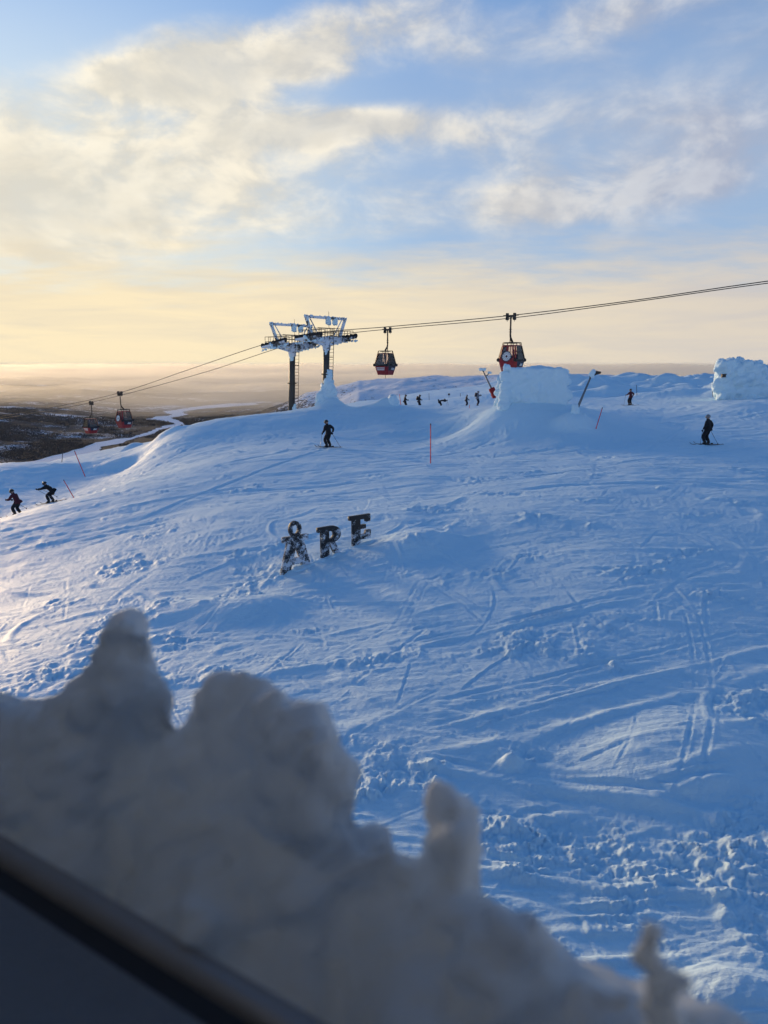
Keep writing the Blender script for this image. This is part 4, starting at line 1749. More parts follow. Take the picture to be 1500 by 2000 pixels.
l2 = snow_lance('forked snow lance with a red padded foot left of the hut', (963, 765), (942, 722), 78, True, True, 0.09)

# ------------------------------------------------------------------ piste markers
def marker(label, foot, top, Y, mat, r=0.03, name='piste_marker', grp='red piste marker poles', tip=True, flag=False):
    f = at(*foot, Y)
    g = gz(f.x, f.y)
    root = empty(name, (f.x, f.y, g))
    tag(root, label, 'marker pole', grp)
    a = at(*foot, Y) - root.location
    b = at(*top, Y) - root.location
    d = (b - a).normalized()
    MB().tube([a - d * 0.35, a, a.lerp(b, .5), b], [r, r, r, r * 0.9], 8).build('pole', mat, root, True)
    if tip:
        MB().tube([b - d * 0.01, b + d * 0.08], [r * 1.15, r * 0.8], 8).build('pole_cap', M['marker_top'], root)
    if flag:
        MB().box(b + Vector((0.0, 0, -0.1)), (0.34, 0.03, 0.3)).build('marker_plate', M['stake'], root)
    return root


marker('upright red marker pole on the open piste in the middle', (841, 906), (841, 830), 37, M['marker'], 0.028)
marker('red marker pole leaning right beside the central mound', (1163, 841), (1176, 798), 45.6, M['marker'], 0.028)
marker('red marker pole leaning left above the bank at the valley edge', (163, 923), (146, 882), 55.5, M['marker'], 0.035)
marker('red marker pole leaning left just behind the tucked skier', (146, 975), (125, 939), 46.5, M['marker'], 0.03)
marker('thin reddish pole beside the rime stump', (784, 798), (780, 770), 72, M['marker'], 0.03, tip=False)
marker('faint red pole in front of the far group', (917, 808), (917, 791), 62, M['marker'], 0.022, tip=False)
sg = 'thin dark stakes on the snow'
marker('thin dark stake at the valley edge bank', (120, 911), (123, 880), 62, M['stake'], 0.03, 'snow_stake', sg, False)
marker('thin stake on the skyline left of the bending skier', (838, 782), (838, 768), 110, M['stake'], 0.03, 'snow_stake', sg, False)
marker('short stake with a small plate on the far skyline', (877, 780), (877, 769), 118, M['stake'], 0.03, 'snow_stake', sg, False, True)
marker('thin stake on the far skyline right of the bending skier', (899, 780), (899, 768), 118, M['stake'], 0.04, 'snow_stake', sg, False)
marker('thin stake behind the skier in the red jacket', (1244, 772), (1243, 752), 100, M['stake'], 0.035, 'snow_stake', sg, False)
marker('thin stake in front of the rime-covered station', (1392, 772), (1391, 746), 92, M['stake'], 0.03, 'snow_stake', sg, False)


# ------------------------------------------------------------------ the big letters
def letter_mesh(loops, depth):
    cu_ = bpy.data.curves.new('l', 'CURVE')
    cu_.dimensions = '2D'
    cu_.fill_mode = 'BOTH'
    cu_.extrude = depth
    cu_.bevel_depth = 0.008
    cu_.bevel_resolution = 1
    for lp in loops:
        s = cu_.splines.new('POLY')
        s.points.add(len(lp) - 1)
        for q, p in zip(s.points, lp):
            q.co = (p[0], p[1], 0, 1)
        s.use_cyclic_u = True
    o = bpy.data.objects.new('l', cu_)
    COL.objects.link(o)
    dg = bpy.context.evaluated_depsgraph_get()
    me_ = bpy.data.meshes.new_from_object(o.evaluated_get(dg))
    bpy.data.objects.remove(o)
    return me_


def arc(cx, cy, rx, ry, a0, a1, n=14):
    return [(cx + rx * math.cos(R(a0 + (a1 - a0) * i / n)), cy + ry * math.sin(R(a0 + (a1 - a0) * i / n))) for i in range(n + 1)]


# unit: the letter body is 1 high
L_E = [[(0.02, 1.0), (0.78, 1.0), (0.78, 0.72), (0.64, 0.72), (0.60, 0.85), (0.40, 0.85), (0.40, 0.60), (0.60, 0.60), (0.60, 0.45), (0.40, 0.45), (0.40, 0.15), (0.62, 0.15), (0.66, 0.30), (0.80, 0.30), (0.80, 0.0),
        (0.02, 0.0), (0.02, -0.4), (0.10, -0.4), (0.14, 0.85), (0.02, 0.85)]]
L_E = [[(0.0, 1.0), (0.80, 1.0), (0.80, 0.70), (0.65, 0.70), (0.62, 0.83), (0.40, 0.83), (0.40, 0.58), (0.62, 0.58), (0.62, 0.42), (0.40, 0.42), (0.40, 0.16), (0.62, 0.16), (0.66, 0.32), (0.82, 0.32), (0.82, -0.02),
         (0.40, -0.02), (0.40, -0.35), (0.13, -0.35), (0.13, 0.84), (0.0, 0.84)]]
L_R = [[(0.0, 1.0), (0.50, 1.0)] + arc(0.52, 0.70, 0.32, 0.30, 88, -60, 14) + [(0.60, 0.40), (0.82, -0.05), (0.90, -0.05), (0.90, -0.2), (0.66, -0.2), (0.42, 0.38), (0.39, 0.38), (0.39, -0.35), (0.13, -0.35), (0.13, 0.84), (0.0, 0.84)],
       [(0.39, 0.84)] + arc(0.46, 0.68, 0.13, 0.16, 90, -90, 10) + [(0.39, 0.52)]]
L_A = [[(0.04, 1.0), (0.90, 1.0), (0.90, 0.84), (0.74, 0.84), (1.00, -0.1), (1.06, -0.35), (0.76, -0.35), (0.66, 0.12), (0.30, 0.12), (0.20, -0.35), (-0.10, -0.35), (-0.04, -0.1), (0.20, 0.84), (0.04, 0.84)],
       [(0.47, 0.70), (0.36, 0.30), (0.60, 0.30)]]
RING = [arc(0.47, 1.21, 0.20, 0.25, 0, 345, 22), arc(0.47, 1.21, 0.115, 0.155, 0, 345, 18)]
letters = [('Å', L_A + RING, 575, 1112, 20.4, 1.02, 'black metal letter A with a ring on top, nearest of three', 1.0),
           ('R', L_R, 643, 1086, 21.2, 1.02, 'black metal letter R speckled with rime, middle of three', 1.0),
           ('E', L_E, 703, 1064, 22.0, 1.03, 'black metal letter E, darkest and farthest of three', 1.0)]
xs = []
pA, pE = on_ground(578, 1112, 20.4), on_ground(706, 1064, 22.0)
lyaw = math.atan2(pE.y - pA.y, pE.x - pA.x) - R(2)
hgt = {'Å': (1047, 1108), 'R': (1028, 1084), 'E': (1006, 1063)}
for (ch, loops, px, py, Y, s, lab, k) in letters:
    p = on_ground(px, py, Y)
    ztop = at(px, hgt[ch][0], Y).z
    me_ = letter_mesh([[(q[0] - 0.42, q[1]) for q in lp] for lp in loops], 0.055)
    body = (ztop - p.z - {'Å': 0.06, 'R': 0.10, 'E': 0.2}[ch])
    o = obj('sign_letter', me_, M[{'Å': 'sign_pale', 'R': 'sign', 'E': 'sign_dark'}[ch]])
    lift_ = {'Å': 0.06, 'R': 0.10, 'E': 0.2}[ch]
    o.location = (p.x, p.y, p.z + lift_)
    o.rotation_euler = (R(90), 0, lyaw)
    o.scale = (0.98, body, 1.0)
    tag(o, lab, 'letter', 'big letters standing in the snow')
    # snow drifted against the foot
    mb = MB()
    rq = random.Random(ord(ch))
    for i in range(14):
        v = Vector((math.cos(lyaw), math.sin(lyaw), 0)) * (-0.5 + i / 13.0 * 1.05)
        q = Vector((p.x, p.y, 0)) + v + Vector((0.03, -0.1, 0))
        mb.ball((q.x, q.y, gz(q.x, q.y) - 0.08), rq.uniform(0.10, 0.19), 8, 5, 1.5, 1.5, 0.75)
    dr = obj('snow_drift', fuse(mb, 0.03, [(0.2, 0.03, 3), (0.06, 0.012, 5)], seed=ord(ch)), M['rime'])
    tag(dr, {'Å': 'small drift of snow at the foot of the ringed letter A', 'R': 'small drift of snow at the foot of the letter R', 'E': 'small drift of snow at the foot of the letter E'}[ch], 'snow drift')
# ------------------------------------------------------------------ people
def ik(a, c, l1, l2, hint):
    """middle joint between a and c, bent towards hint; c is pulled in when out of reach"""
    d = c - a
    L = d.length
    mx = (l1 + l2) * 0.995
    if L > mx:
        c = a + d * (mx / L)
        d = c - a
        L = mx
    k = (l1 * l1 - l2 * l2 + L * L) / (2 * L)
    h = math.sqrt(max(l1 * l1 - k * k, 0))
    z = d.normalized()
    hn_ = hint - z * hint.dot(z)
    if hn_.length < 1e-4:
        hn_ = Vector((0, 1, 0))
    return a + z * k + hn_.normalized() * h, c


def seg_dist(P, a, b):
    ab = b - a
    t = np.clip(((P - a) @ ab) / max(ab @ ab, 1e-9), 0, 1)
    return np.linalg.norm(P - (a + t[:, None] * ab), axis=1)


def person(label, loc, yaw, jacket, trousers, lean=6, crouch=0.03, feet=((-0.13, 0.0), (0.13, 0.0)), hands=((-0.30, 0.12, 0.92), (0.30, 0.12, 0.92)),
           head_fwd=0.0, helmet='helmet_dark', goggles=True, pack=None, hood=False, seat=None, scale=1.0, boots=True, twist=0.0, group='skiers on the slope'):
    root = empty('person', loc, yaw)
    root.scale = (scale,) * 3
    tag(root, label, 'person', group)
    fz = 0.10
    ph = (0.96 - crouch) if seat is None else seat
    la = R(lean)
    back = math.sin(la) * 0.22
    mid_y = (feet[0][1] + feet[1][1]) / 2
    pel = Vector((0, mid_y - back + 0.02, ph))
    if seat is not None:
        pel.y = 0
    up = Vector((0, math.sin(la), math.cos(la)))
    fwd = Vector((0, math.cos(la), -math.sin(la)))
    spine = pel + up * 0.20 + fwd * 0.01
    chest = pel + up * 0.40
    neck = pel + up * 0.555 + fwd * 0.02
    hl = la * 0.45 + R(head_fwd)
    hup = Vector((0, math.sin(hl), math.cos(hl)))
    hb = neck + hup * 0.10 + fwd * 0.02
    ht = hb + hup * 0.13
    sx = Vector((math.cos(twist), math.sin(twist), 0))
    V = [pel, spine, chest, neck, hb, ht]
    Rr = [(.165, .135), (.165, .135), (.185, .135), (.075, .07), (.095, .105), (.085, .095)]
    E_ = [(0, 1), (1, 2), (2, 3), (3, 4), (4, 5)]
    reg = []   # segments for colouring
    reg.append((pel - up * 0.02, chest + up * 0.10, 0))
    reg.append((hb - hup * .02, ht, 3))
    wrists = []
    for i, s in enumerate((-1, 1)):
        sh = chest + up * 0.085 + sx * (0.19 * s)
        tgt = Vector(hands[i])
        hint = Vector((0.55 * s, -0.7, -0.35))
        el, wr = ik(sh, tgt, 0.30, 0.27, hint)
        b = len(V)
        V += [sh, sh.lerp(el, .55), el, wr]
        Rr += [(.098, .098), (.085, .085), (.072, .072), (.056, .056)]
        E_ += [(2, b), (b, b + 1), (b + 1, b + 2), (b + 2, b + 3)]
        reg += [(sh, el, 0), (el, el.lerp(wr, .92), 0)]
        wrists.append((wr, (wr - el).normalized()))
    toes = []
    for i, s in enumerate((-1, 1)):
        hp = pel + Vector((0.105 * s, 0, -0.06))
        if seat is None:
            an = Vector((feet[i][0], feet[i][1], fz + (feet[i][2] if len(feet[i]) > 2 else 0)))
            kn, an = ik(hp, an, 0.445, 0.43, Vector((0.12 * s, 1, 0.1)))
        else:
            kn = hp + Vector((0.04 * s, 0.43, 0.03))
            an = kn + Vector((0, 0.04, -0.40))
        b = len(V)
        toe = an + Vector((0.02 * s, 0.17, -0.045))
        V += [hp, hp.lerp(kn, .5), kn, kn.lerp(an, .45), an, toe]
        Rr += [(.125, .13), (.112, .115), (.092, .095), (.090, .094), (.078, .082), (.052, .052)]
        E_ += [(0, b), (b, b + 1), (b + 1, b + 2), (b + 2, b + 3), (b + 3, b + 4), (b + 4, b + 5)]
        reg += [(hp + Vector((0, 0, -.1)), kn, 1), (kn, kn.lerp(an, .62), 1), (kn.lerp(an, .75), an, 2), (an, toe, 2)]
        toes.append((an, toe))
    me_ = bpy.data.meshes.new('body')
    me_.from_pydata([tuple(v) for v in V], E_, [])
    o = bpy.data.objects.new('body', me_)
    COL.objects.link(o)
    sk = o.modifiers.new('skin', 'SKIN')
    sk.use_smooth_shade = True
    sk.branch_smoothing = 0.6
    for k, d in enumerate(me_.skin_vertices[0].data):
        kk = 1.0 if k in (3, 4, 5) else 1.16
        d.radius = (Rr[k][0] * kk, Rr[k][1] * kk)
        d.use_root = (k == 0)
    ss = o.modifiers.new('sub', 'SUBSURF')
    ss.levels = ss.render_levels = 2
    dg = bpy.context.evaluated_depsgraph_get()
    bm_ = bpy.data.meshes.new_from_object(o.evaluated_get(dg))
    bpy.data.objects.remove(o)
    nv = len(bm_.vertices)
    co = np.empty(nv * 3, np.float32)
    bm_.vertices.foreach_get('co', co)
    vs3 = [tuple(p) for p in co.reshape(-1, 3)]
    fs3 = [tuple(p.vertices) for p in bm_.polygons]
    bpy.data.meshes.remove(bm_)
    full = MB()
    full.add(vs3, fs3)
    # fingers and thumb, curled round a grip; boot soles; nose
    fv0 = len(full.v)
    for i, s in enumerate((-1, 1)):
        wr, d = wrists[i]
        side_ = Vector((s, 0, 0)) - d * d.x * s
        side_ = side_.normalized() if side_.length > .1 else Vector((0, 1, 0))
        acr = d.cross(side_).normalized()
        full.ball(wr + d * 0.05, 0.048, 8, 6)
        for k, ln in enumerate((0.055, 0.065, 0.062, 0.05)):
            r0 = wr + d * 0.085 + acr * (0.022 * (k - 1.5))
            full.tube([r0, r0 + d * ln * .55 - side_ * 0.012, r0 + d * ln * 0.62 - side_ * 0.045, r0 + d * ln * .3 - side_ * 0.06], [.0115, .0115, .011, .009], 6)
        t0 = wr + d * 0.04 + acr * 0.04
        full.tube([t0, t0 + acr * 0.03 + d * 0.03, t0 + acr * 0.025 + d * 0.06 - side_ * 0.03], [.014, .013, .010], 6)
    n_hand = len(full.f)
    nose = hb + hup * 0.03 + Vector((0, math.cos(hl), -math.sin(hl))) * 0.10
    full.tube([nose - hup * -0.03, nose + Vector((0, .018, -.01)), nose - hup * 0.015], [.008, .016, .012], 6)
    for (an, toe) in toes:
        full.box(an.lerp(toe, .42) + Vector((0, 0, -0.062)), (0.115, 0.31, 0.05))
    bme = full.mesh('body')
    body = obj('body', bme, [M[jacket], M[trousers], M['rubber'], M['skin'], M['black']], root, True)
    cen = np.array([p.center for p in bme.polygons])
    best = np.full(len(cen), 9.0)
    idx = np.zeros(len(cen), int)
    for (a, b, k) in reg:
        dd = seg_dist(cen, np.array(a), np.array(b))
        mm = dd < best
        best[mm] = dd[mm]
        idx[mm] = k
    nf = len(fs3)
    idx[nf:] = 4
    idx[n_hand:] = 3
    idx[len(idx) - 12:] = 2
    bme.polygons.foreach_set('material_index', idx.astype(np.int32))
    # jacket hem and collar
    hem = MB()
    hem.tube([pel - up * 0.10, pel - up * 0.02, pel + up * 0.06], [0.235, 0.23, 0.20], 14, False)
    hem.build('jacket_hem', M[jacket], root, True)
    col_ = MB()
    col_.tube([neck - up * 0.05, neck + hup * 0.06], [0.105, 0.095], 12, False)
    col_.build('collar', M[jacket], root, True)
    hfw = Vector((0, math.cos(hl), -math.sin(hl)))
    if helmet:
        hm_ = MB()
        cc = hb + hup * 0.085
        q = hup.to_track_quat('Z', 'Y').to_matrix()
        n_, m_ = 14, 7
        vv, ff = [], []
        for a in range(m_ + 1):
            t = (math.pi * 0.56) * a / m_
            for b in range(n_):
                w_ = 2 * math.pi * b / n_
                p = Vector((0.132 * math.sin(t) * math.cos(w_), 0.148 * math.sin(t) * math.sin(w_), 0.14 * math.cos(t)))
                vv.append(cc + hup * p.z + Vector((1, 0, 0)) * p.x + hfw * (p.y - 0.008))
        for a in range(m_):
            for b in range(n_):
                ff.append((a * n_ + b, (a + 1) * n_ + b, (a + 1) * n_ + (b + 1) % n_, a * n_ + (b + 1) % n_))
        hm_.add(vv, ff)
        for s in (-1, 1):
            hm_.ball(hb + hup * 0.02 + Vector((0.108 * s, 0, 0)), 0.05, 8, 5, 0.5, 0.9, 1.1)
        hm_.bar(cc + hfw * 0.125 - hup * 0.005 + Vector((-.08, 0, 0)), cc + hfw * 0.125 - hup * 0.005 + Vector((.08, 0, 0)), 0.03, 0.02)
        hm_.build('hood' if hood else 'helmet', M[helmet], root, True)
    if goggles:
        gg = MB()
        cc = hb + hup * 0.055
        arcp = [cc + hfw * (0.115 * math.cos(a)) + Vector((0.112 * math.sin(a), 0, 0)) for a in np.linspace(-1.0, 1.0, 9)]
        gg.tube(arcp, [.026] + [.036] * 7 + [.026], 8)
        gg.build('goggles', M['goggle'], root, True)
    if pack:
        pk = MB()
        c = chest - fwd * 0.22 - up * 0.02
        q = Matrix((Vector((1, 0, 0)), fwd, up)).transposed()
        pk.box(c, (0.30, 0.17, 0.46), q)
        pk.box(c - fwd * 0.09 - up * 0.08, (0.24, 0.09, 0.24), q)
        pk.ball(c + up * 0.2, 0.13, 10, 6, 1.1, .7, .7)
        obj('backpack', fuse(pk, 0.025, [(0.15, 0.012, 3)], seed=3), M[pack], root)
        stp = MB()
        for s in (-1, 1):
            stp.tube([c + up * .2 + Vector((.10 * s, 0, 0)), chest + up * .17 + Vector((.11 * s, 0, 0)), chest + fwd * .15 + Vector((.11 * s, 0, 0)), pel + up * .16 + fwd * .14 + Vector((.12 * s, 0, 0))], .022, 6)
        stp.build('shoulder_strap', M[pack], root, True)
    bpy.context.view_layer.update()
    wr_w = [root.matrix_world @ (w_[0] + w_[1] * 0.09) for w_ in wrists]
    an_w = [root.matrix_world @ a[0] for a in toes]
    return root, wr_w, an_w


def ski_mesh():
    mb = MB()
    n = 16
    prof = []
    for i in range(n + 1):
        t = i / n
        y = -0.82 + 1.72 * t
        z = 0.012 + (0.13 * max(0, (t - 0.88) / 0.12) ** 2) + 0.02 * max(0, (0.05 - t) / 0.05) ** 2
        w = 0.045 + 0.014 * (2 * t - 1) ** 2
        if t > 0.93:
            w *= math.sqrt(max(0.05, 1 - ((t - 0.93) / 0.075) ** 2))
        prof.append((y, z, w))
    vv = []
    for (y, z, w) in prof:
        vv += [(-w, y, z), (w, y, z), (w, y, z + 0.016), (-w, y, z + 0.016)]
    ff = [(3, 2, 1, 0)]
    for i in range(n):
        b = i * 4
        for k in range(4):
            ff.append((b + k, b + (k + 1) % 4, b + 4 + (k + 1) % 4, b + 4 + k))
    e = n * 4
    ff.append((e, e + 1, e + 2, e + 3))
    mb.add(vv, ff)
    return mb.mesh('ski')


SKI = ski_mesh()
SKI.materials.append(M['ski'])
BIND = MB().box((0, 0.15, 0.05), (0.07, 0.10, 0.05)).box((0, -0.17, 0.055), (0.07, 0.12, 0.07)).mesh('binding')
BIND.materials.append(M['steel_dark'])


def ski(label, foot, yaw, group):
    o = obj('ski', SKI)
    f = Vector((-math.sin(yaw), math.cos(yaw), 0))
    z1 = gz(foot.x + f.x * 0.7, foot.y + f.y * 0.7)
    z0 = gz(foot.x - f.x * 0.7, foot.y - f.y * 0.7)
    o.rotation_euler = (math.atan2(z1 - z0, 1.4), 0, yaw)
    o.location = (foot.x, foot.y, gz(foot.x, foot.y) + 0.02)
    obj('binding', BIND, None, o)
    tag(o, label, 'ski', group)
    return o


def pole(label, hand, tip, group='ski poles'):
    g = gz(tip.x, tip.y)
    t = Vector((tip.x, tip.y, tip.z if tip.z is not None and tip.z > g + 0.05 else g))
    root = empty('ski_pole', t)
    tag(root, label, 'ski pole', group)
    h = hand - t
    d = h.normalized()
    MB().tube([Vector((0, 0, 0)), h * 0.06, h], [0.006, 0.011, 0.012], 8).build('shaft', M['alu'], root, True)
    MB().tube([h - d * 0.05, h + d * 0.08], [0.018, 0.022], 8).build('grip', M['rubber'], root, True)
    MB().tube([d * 0.06, d * 0.075], [0.05, 0.045], 10).build('basket', M['rubber'], root)
    return root


def local(root, x, y):
    p = root.matrix_world @ Vector((x, y, 0))
    return Vector((p.x, p.y, -999))


G = 'skis worn by the skiers'
# skier in black standing mid-slope below the towers
loc = on_ground(642, 873, 46, 0.03)
ya = R(55)
r_, wr, an = person('person in black standing on skis below the lift towers', loc, ya, 'black', 'black', lean=12, crouch=0.06, feet=((-0.12, 0.03), (0.13, -0.04)),
                    hands=((-0.28, 0.26, 0.92), (0.32, -0.08, 0.92)), head_fwd=10, helmet='helmet_dark', twist=-0.25)
ski('ski under the left foot of the black-clad skier below the towers', an[0], R(70), G)
ski('ski under the right foot of the black-clad skier below the towers', an[1], R(72), G)
pole('upright ski pole in front of the skier below the towers', wr[0], local(r_, -0.36, 0.42))
pole('ski pole slanting back behind the skier below the towers', wr[1], local(r_, 0.62, -0.50))
# skier in black at the right
loc = on_ground(1381, 868, 43, 0.03)
ya = R(35)
r_, wr, an = person('person in black with a grey helmet standing at the right', loc, ya, 'black', 'black', lean=5, crouch=0.03, feet=((-0.19, 0.02), (0.19, 0.0)),
                    hands=((-0.36, 0.12, 0.90), (0.36, 0.05, 0.92)), helmet='helmet_grey', twist=0.1)
ski('left ski of the black-clad skier at the right', an[0], R(82), G)
ski('right ski of the black-clad skier at the right', an[1], R(80), G)
pole('ski pole slanting right from the grey-helmeted skier', wr[1], local(r_, 0.62, -0.35))
pole('ski pole held close to the leg of the grey-helmeted skier', wr[0], local(r_, -0.42, 0.2))
# skier in dark red jacket
loc = on_ground(1231, 791, 80, 0.03)
r_, wr, an = person('person in dark red jacket and black trousers on the far right piste', loc, R(30), 'maroon', 'black', lean=4, crouch=0.02, feet=((-0.15, 0.0), (0.15, 0.0)),
                    hands=((-0.40, 0.30, 1.12), (0.40, 0.10, 1.02)), helmet='helmet_dark')
ski('left ski of the skier in the dark red jacket', an[0], R(70), G)
ski('right ski of the skier in the dark red jacket', an[1], R(72), G)
pole('ski pole left of the skier in the dark red jacket', wr[0], local(r_, -0.62, 0.35))
pole('ski pole held by the right hand of the dark red jacketed skier', wr[1], local(r_, 0.42, 0.25))
# person in red leaning on poles beside the hut
loc = on_ground(1108, 777, 100, 0.02)
r_, wr, an = person('person in bright red jacket leaning on poles beside the hut', loc, R(75), 'redcloth', 'black', lean=28, crouch=0.06, feet=((-0.13, 0.0), (0.14, -0.05)),
                    hands=((-0.30, 0.55, 1.02), (0.34, 0.45, 0.98)), head_fwd=14, helmet='maroon', hood=True, goggles=False)
pole('ski pole far side of the person in bright red', wr[0], local(r_, -0.42, 0.75))
pole('ski pole near side of the person in bright red', wr[1], local(r_, 0.45, 0.55))
# the far group
GG = 'people grouped on the far flat'
loc = on_ground(790, 798, 90, 0.02)
person('person in black looking down at a phone, leftmost of the far group', loc, R(-82), 'black', 'black', lean=3, feet=((-0.11, -0.04), (0.12, 0.08)),
       hands=((-0.10, 0.42, 1.12), (0.14, 0.40, 1.10)), head_fwd=18, goggles=False, group=GG)
loc = on_ground(818, 797.5, 90, 0.02)
person('person striding with a dark backpack in the far group', loc, R(-70), 'charcoal', 'black', lean=5, crouch=0.05, feet=((-0.12, 0.26), (0.12, -0.28)),
       hands=((-0.20, 0.30, 1.15), (0.24, 0.28, 1.12)), head_fwd=14, pack='black', goggles=False, group=GG)
loc = on_ground(860, 797, 90, 0.02)
r_, wr, an = person('skier bending far forward over the poles in the far group', loc, R(-88), 'charcoal', 'black', lean=80, crouch=0.05, feet=((-0.13, 0.0), (0.14, 0.02)),
                    hands=((-0.22, 0.80, 0.98), (0.22, 0.76, 0.96)), head_fwd=28, group=GG)
ski('near ski of the skier bending forward', an[0], R(-90), G)
ski('far ski of the skier bending forward', an[1], R(-88), G)
pole('near ski pole of the skier bending forward', wr[0], local(r_, -0.25, 1.15))
pole('far ski pole of the skier bending forward', wr[1], local(r_, 0.25, 0.75))
loc = on_ground(910, 793, 88, 0.02)
r_, wr, an = person('short person in dark grey with a pale hood in the far group', loc, R(-78), 'charcoal', 'navycloth', lean=6, feet=((-0.12, 0.0), (0.12, 0.04)),
                    hands=((-0.16, 0.38, 1.08), (0.28, 0.34, 1.02)), head_fwd=12, helmet='greycloth', hood=True, goggles=False, scale=0.8, group=GG)
pole('ski pole in front of the short person with the pale hood', wr[1], local(r_, 0.3, 0.55))
loc = on_ground(932, 791.5, 88, 0.02)
person('person in pale grey top with backpack holding up a phone', loc, R(-72), 'greycloth', 'navycloth', lean=2, feet=((-0.14, 0.05), (0.14, -0.08)),
       hands=((-0.14, 0.42, 1.28), (0.16, 0.40, 1.25)), head_fwd=14, helmet='greycloth', hood=True, goggles=False, pack='navycloth', group=GG)
# the two skiers running down at the left
loc = on_ground(100, 979, 46.5, 0.03)
r_, wr, an = person('person in black skiing down in a tuck at the left', loc, R(88), 'black', 'black', lean=52, crouch=0.17, feet=((-0.16, 0.05), (0.16, -0.10)),
                    hands=((-0.24, 0.72, 0.92), (0.26, 0.66, 0.88)), head_fwd=-6)
ski('nearer ski of the tucked skier', an[0], R(96), G)
ski('farther ski of the tucked skier', an[1], R(95), G)
q = local(r_, -0.34, -0.35)
pole('nearer ski pole trailing behind the tucked skier', wr[0], Vector((q.x, q.y, r_.location.z + 0.35)))
q = local(r_, 0.34, -0.30)
pole('farther ski pole trailing behind the tucked skier', wr[1], Vector((q.x, q.y, r_.location.z + 0.30)))
loc = on_ground(36, 1012, 42.5, 0.03)
r_, wr, an = person('person in maroon jacket skiing down at the left edge', loc, R(80), 'maroon', 'black', lean=30, crouch=0.12, feet=((-0.16, 0.06), (0.16, -0.08)),
                    hands=((-0.24, 0.50, 0.98), (0.26, 0.44, 0.92)), head_fwd=4)
ski('nearer ski of the skier in maroon', an[0], R(94), G)
ski('farther ski of the skier in maroon', an[1], R(93), G)
q = local(r_, 0.30, -0.45)
pole('ski pole trailing behind the skier in maroon', wr[1], Vector((q.x, q.y, r_.location.z + 0.35)))

# two people sitting in the nearest cabin
c = cabs[0]
bpy.context.view_layer.update()
for (x, y, yw, jk, lab) in ((0.36, -0.28, R(90), 'black', 'dark-clad passenger on the uphill bench of the nearest cabin, by the door'),
                            (0.36, 0.30, R(90), 'charcoal', 'dark-clad passenger on the uphill bench of the nearest cabin, away from the door')):
    p = c.matrix_world @ Vector((x, y, 0.36))
    person(lab, p, YAW + yw, jk, 'black', lean=-4, hands=((-0.16, 0.36, 0.62), (0.16, 0.36, 0.62)), seat=0.44, goggles=False, group='passengers in the nearest cabin')
# ------------------------------------------------------------------ the window one looks out of
WU = Vector((0.854, -0.52, 0)).normalized()
WN = Vector((0.52, 0.854, 0)).normalized()
WD = 0.237


def wp(a, b, z):
    return WN * (WD + b) + WU * a + Vector((0, 0, H + z))


WROT = Matrix((WU, WN, Vector((0, 0, 1)))).transposed()


def wbox(mb, a0, a1, b0, b1, z0, z1):
    return mb.box(wp((a0 + a1) / 2, (b0 + b1) / 2, (z0 + z1) / 2), (a1 - a0, b1 - b0, z1 - z0), WROT)


M['frame_paint'] = plain('grey_window_frame', (0.15, 0.16, 0.175), 0.55, 0, 0.12, 30, bump=0.3)
M['outer_frame'] = plain('outer_window_metal', (0.30, 0.30, 0.31), 0.45, 0.3, 0.12, 20)
M['timber'] = plain('dark_timber', (0.10, 0.065, 0.04), 0.6, 0, 0.25, 3, bump=0.2)
M['plaster'] = plain('dim_room_wall', (0.16, 0.15, 0.14), 0.8, 0, 0.1, 2)
lodge = empty('mountain_lodge', wp(0, 0, 0) - Vector((0, 0, H)))
tag(lodge, 'dark lodge window frame and room the view is seen from', 'building')
base = lodge.location.copy()


def lpart(name, boxes, mat):
    mb = MB()
    for b in boxes:
        wbox(mb, *b)
    mb.v = [tuple(Vector(v) - base) for v in mb.v]
    return mb.build(name, mat, lodge)


lpart('outer_wall', [(-4, 4, -0.10, 0.05, -6.6, -0.42), (-4, -2.4, -0.10, 0.05, -0.42, 1.9), (2.2, 4, -0.10, 0.05, -0.42, 1.9), (-2.4, 2.2, -0.10, 0.05, 1.5, 1.9)], M['timber'])
lpart('sun_block_fin', [(-3.2, -3.0, 0.051, 1.25, -6.6, 2.4)], M['timber'])  # unseen fin, added to keep direct sun off the ledge and window snow
lpart('inner_sill', [(-3.9, 3.9, -0.30, -0.014, -0.40, -0.35)], M['frame_paint'])
lpart('gasket', [(-2.39, 2.19, -0.0135, 0.0035, -0.41, -0.356)], M['rubber'])
mb = MB()
mb.tube([wp(-2.39, 0.0150, -0.361) - base, wp(2.19, 0.0150, -0.361) - base], 0.0112, 16)
mb.build('outer_frame', M['outer_frame'], lodge, True)
lpart('outer_ledge', [(-2.6, 2.4, 0.052, 0.15, -0.46, -0.42)], M['outer_frame'])
lpart('room_floor', [(-3.9, 3.9, -6, -0.11, -1.7, -1.6)], M['timber'])
lpart('room_ceiling', [(-4, 4, -6, -0.101, 1.6, 1.7)], M['plaster'])
lpart('room_back_wall', [(-4, 4, -6.1, -6.001, -1.7, 1.7)], M['plaster'])
lpart('room_side_wall', [(-4.1, -4.001, -6.1, 0.05, -1.7, 1.9)], M['plaster'])
lpart('room_side_wall', [(4.001, 4.1, -6.1, 0.05, -1.7, 1.9)], M['plaster'])
lpart('ceiling_beam', [(-3.9, 3.9, -1.6, -1.4, 1.4, 1.599)], M['timber'])

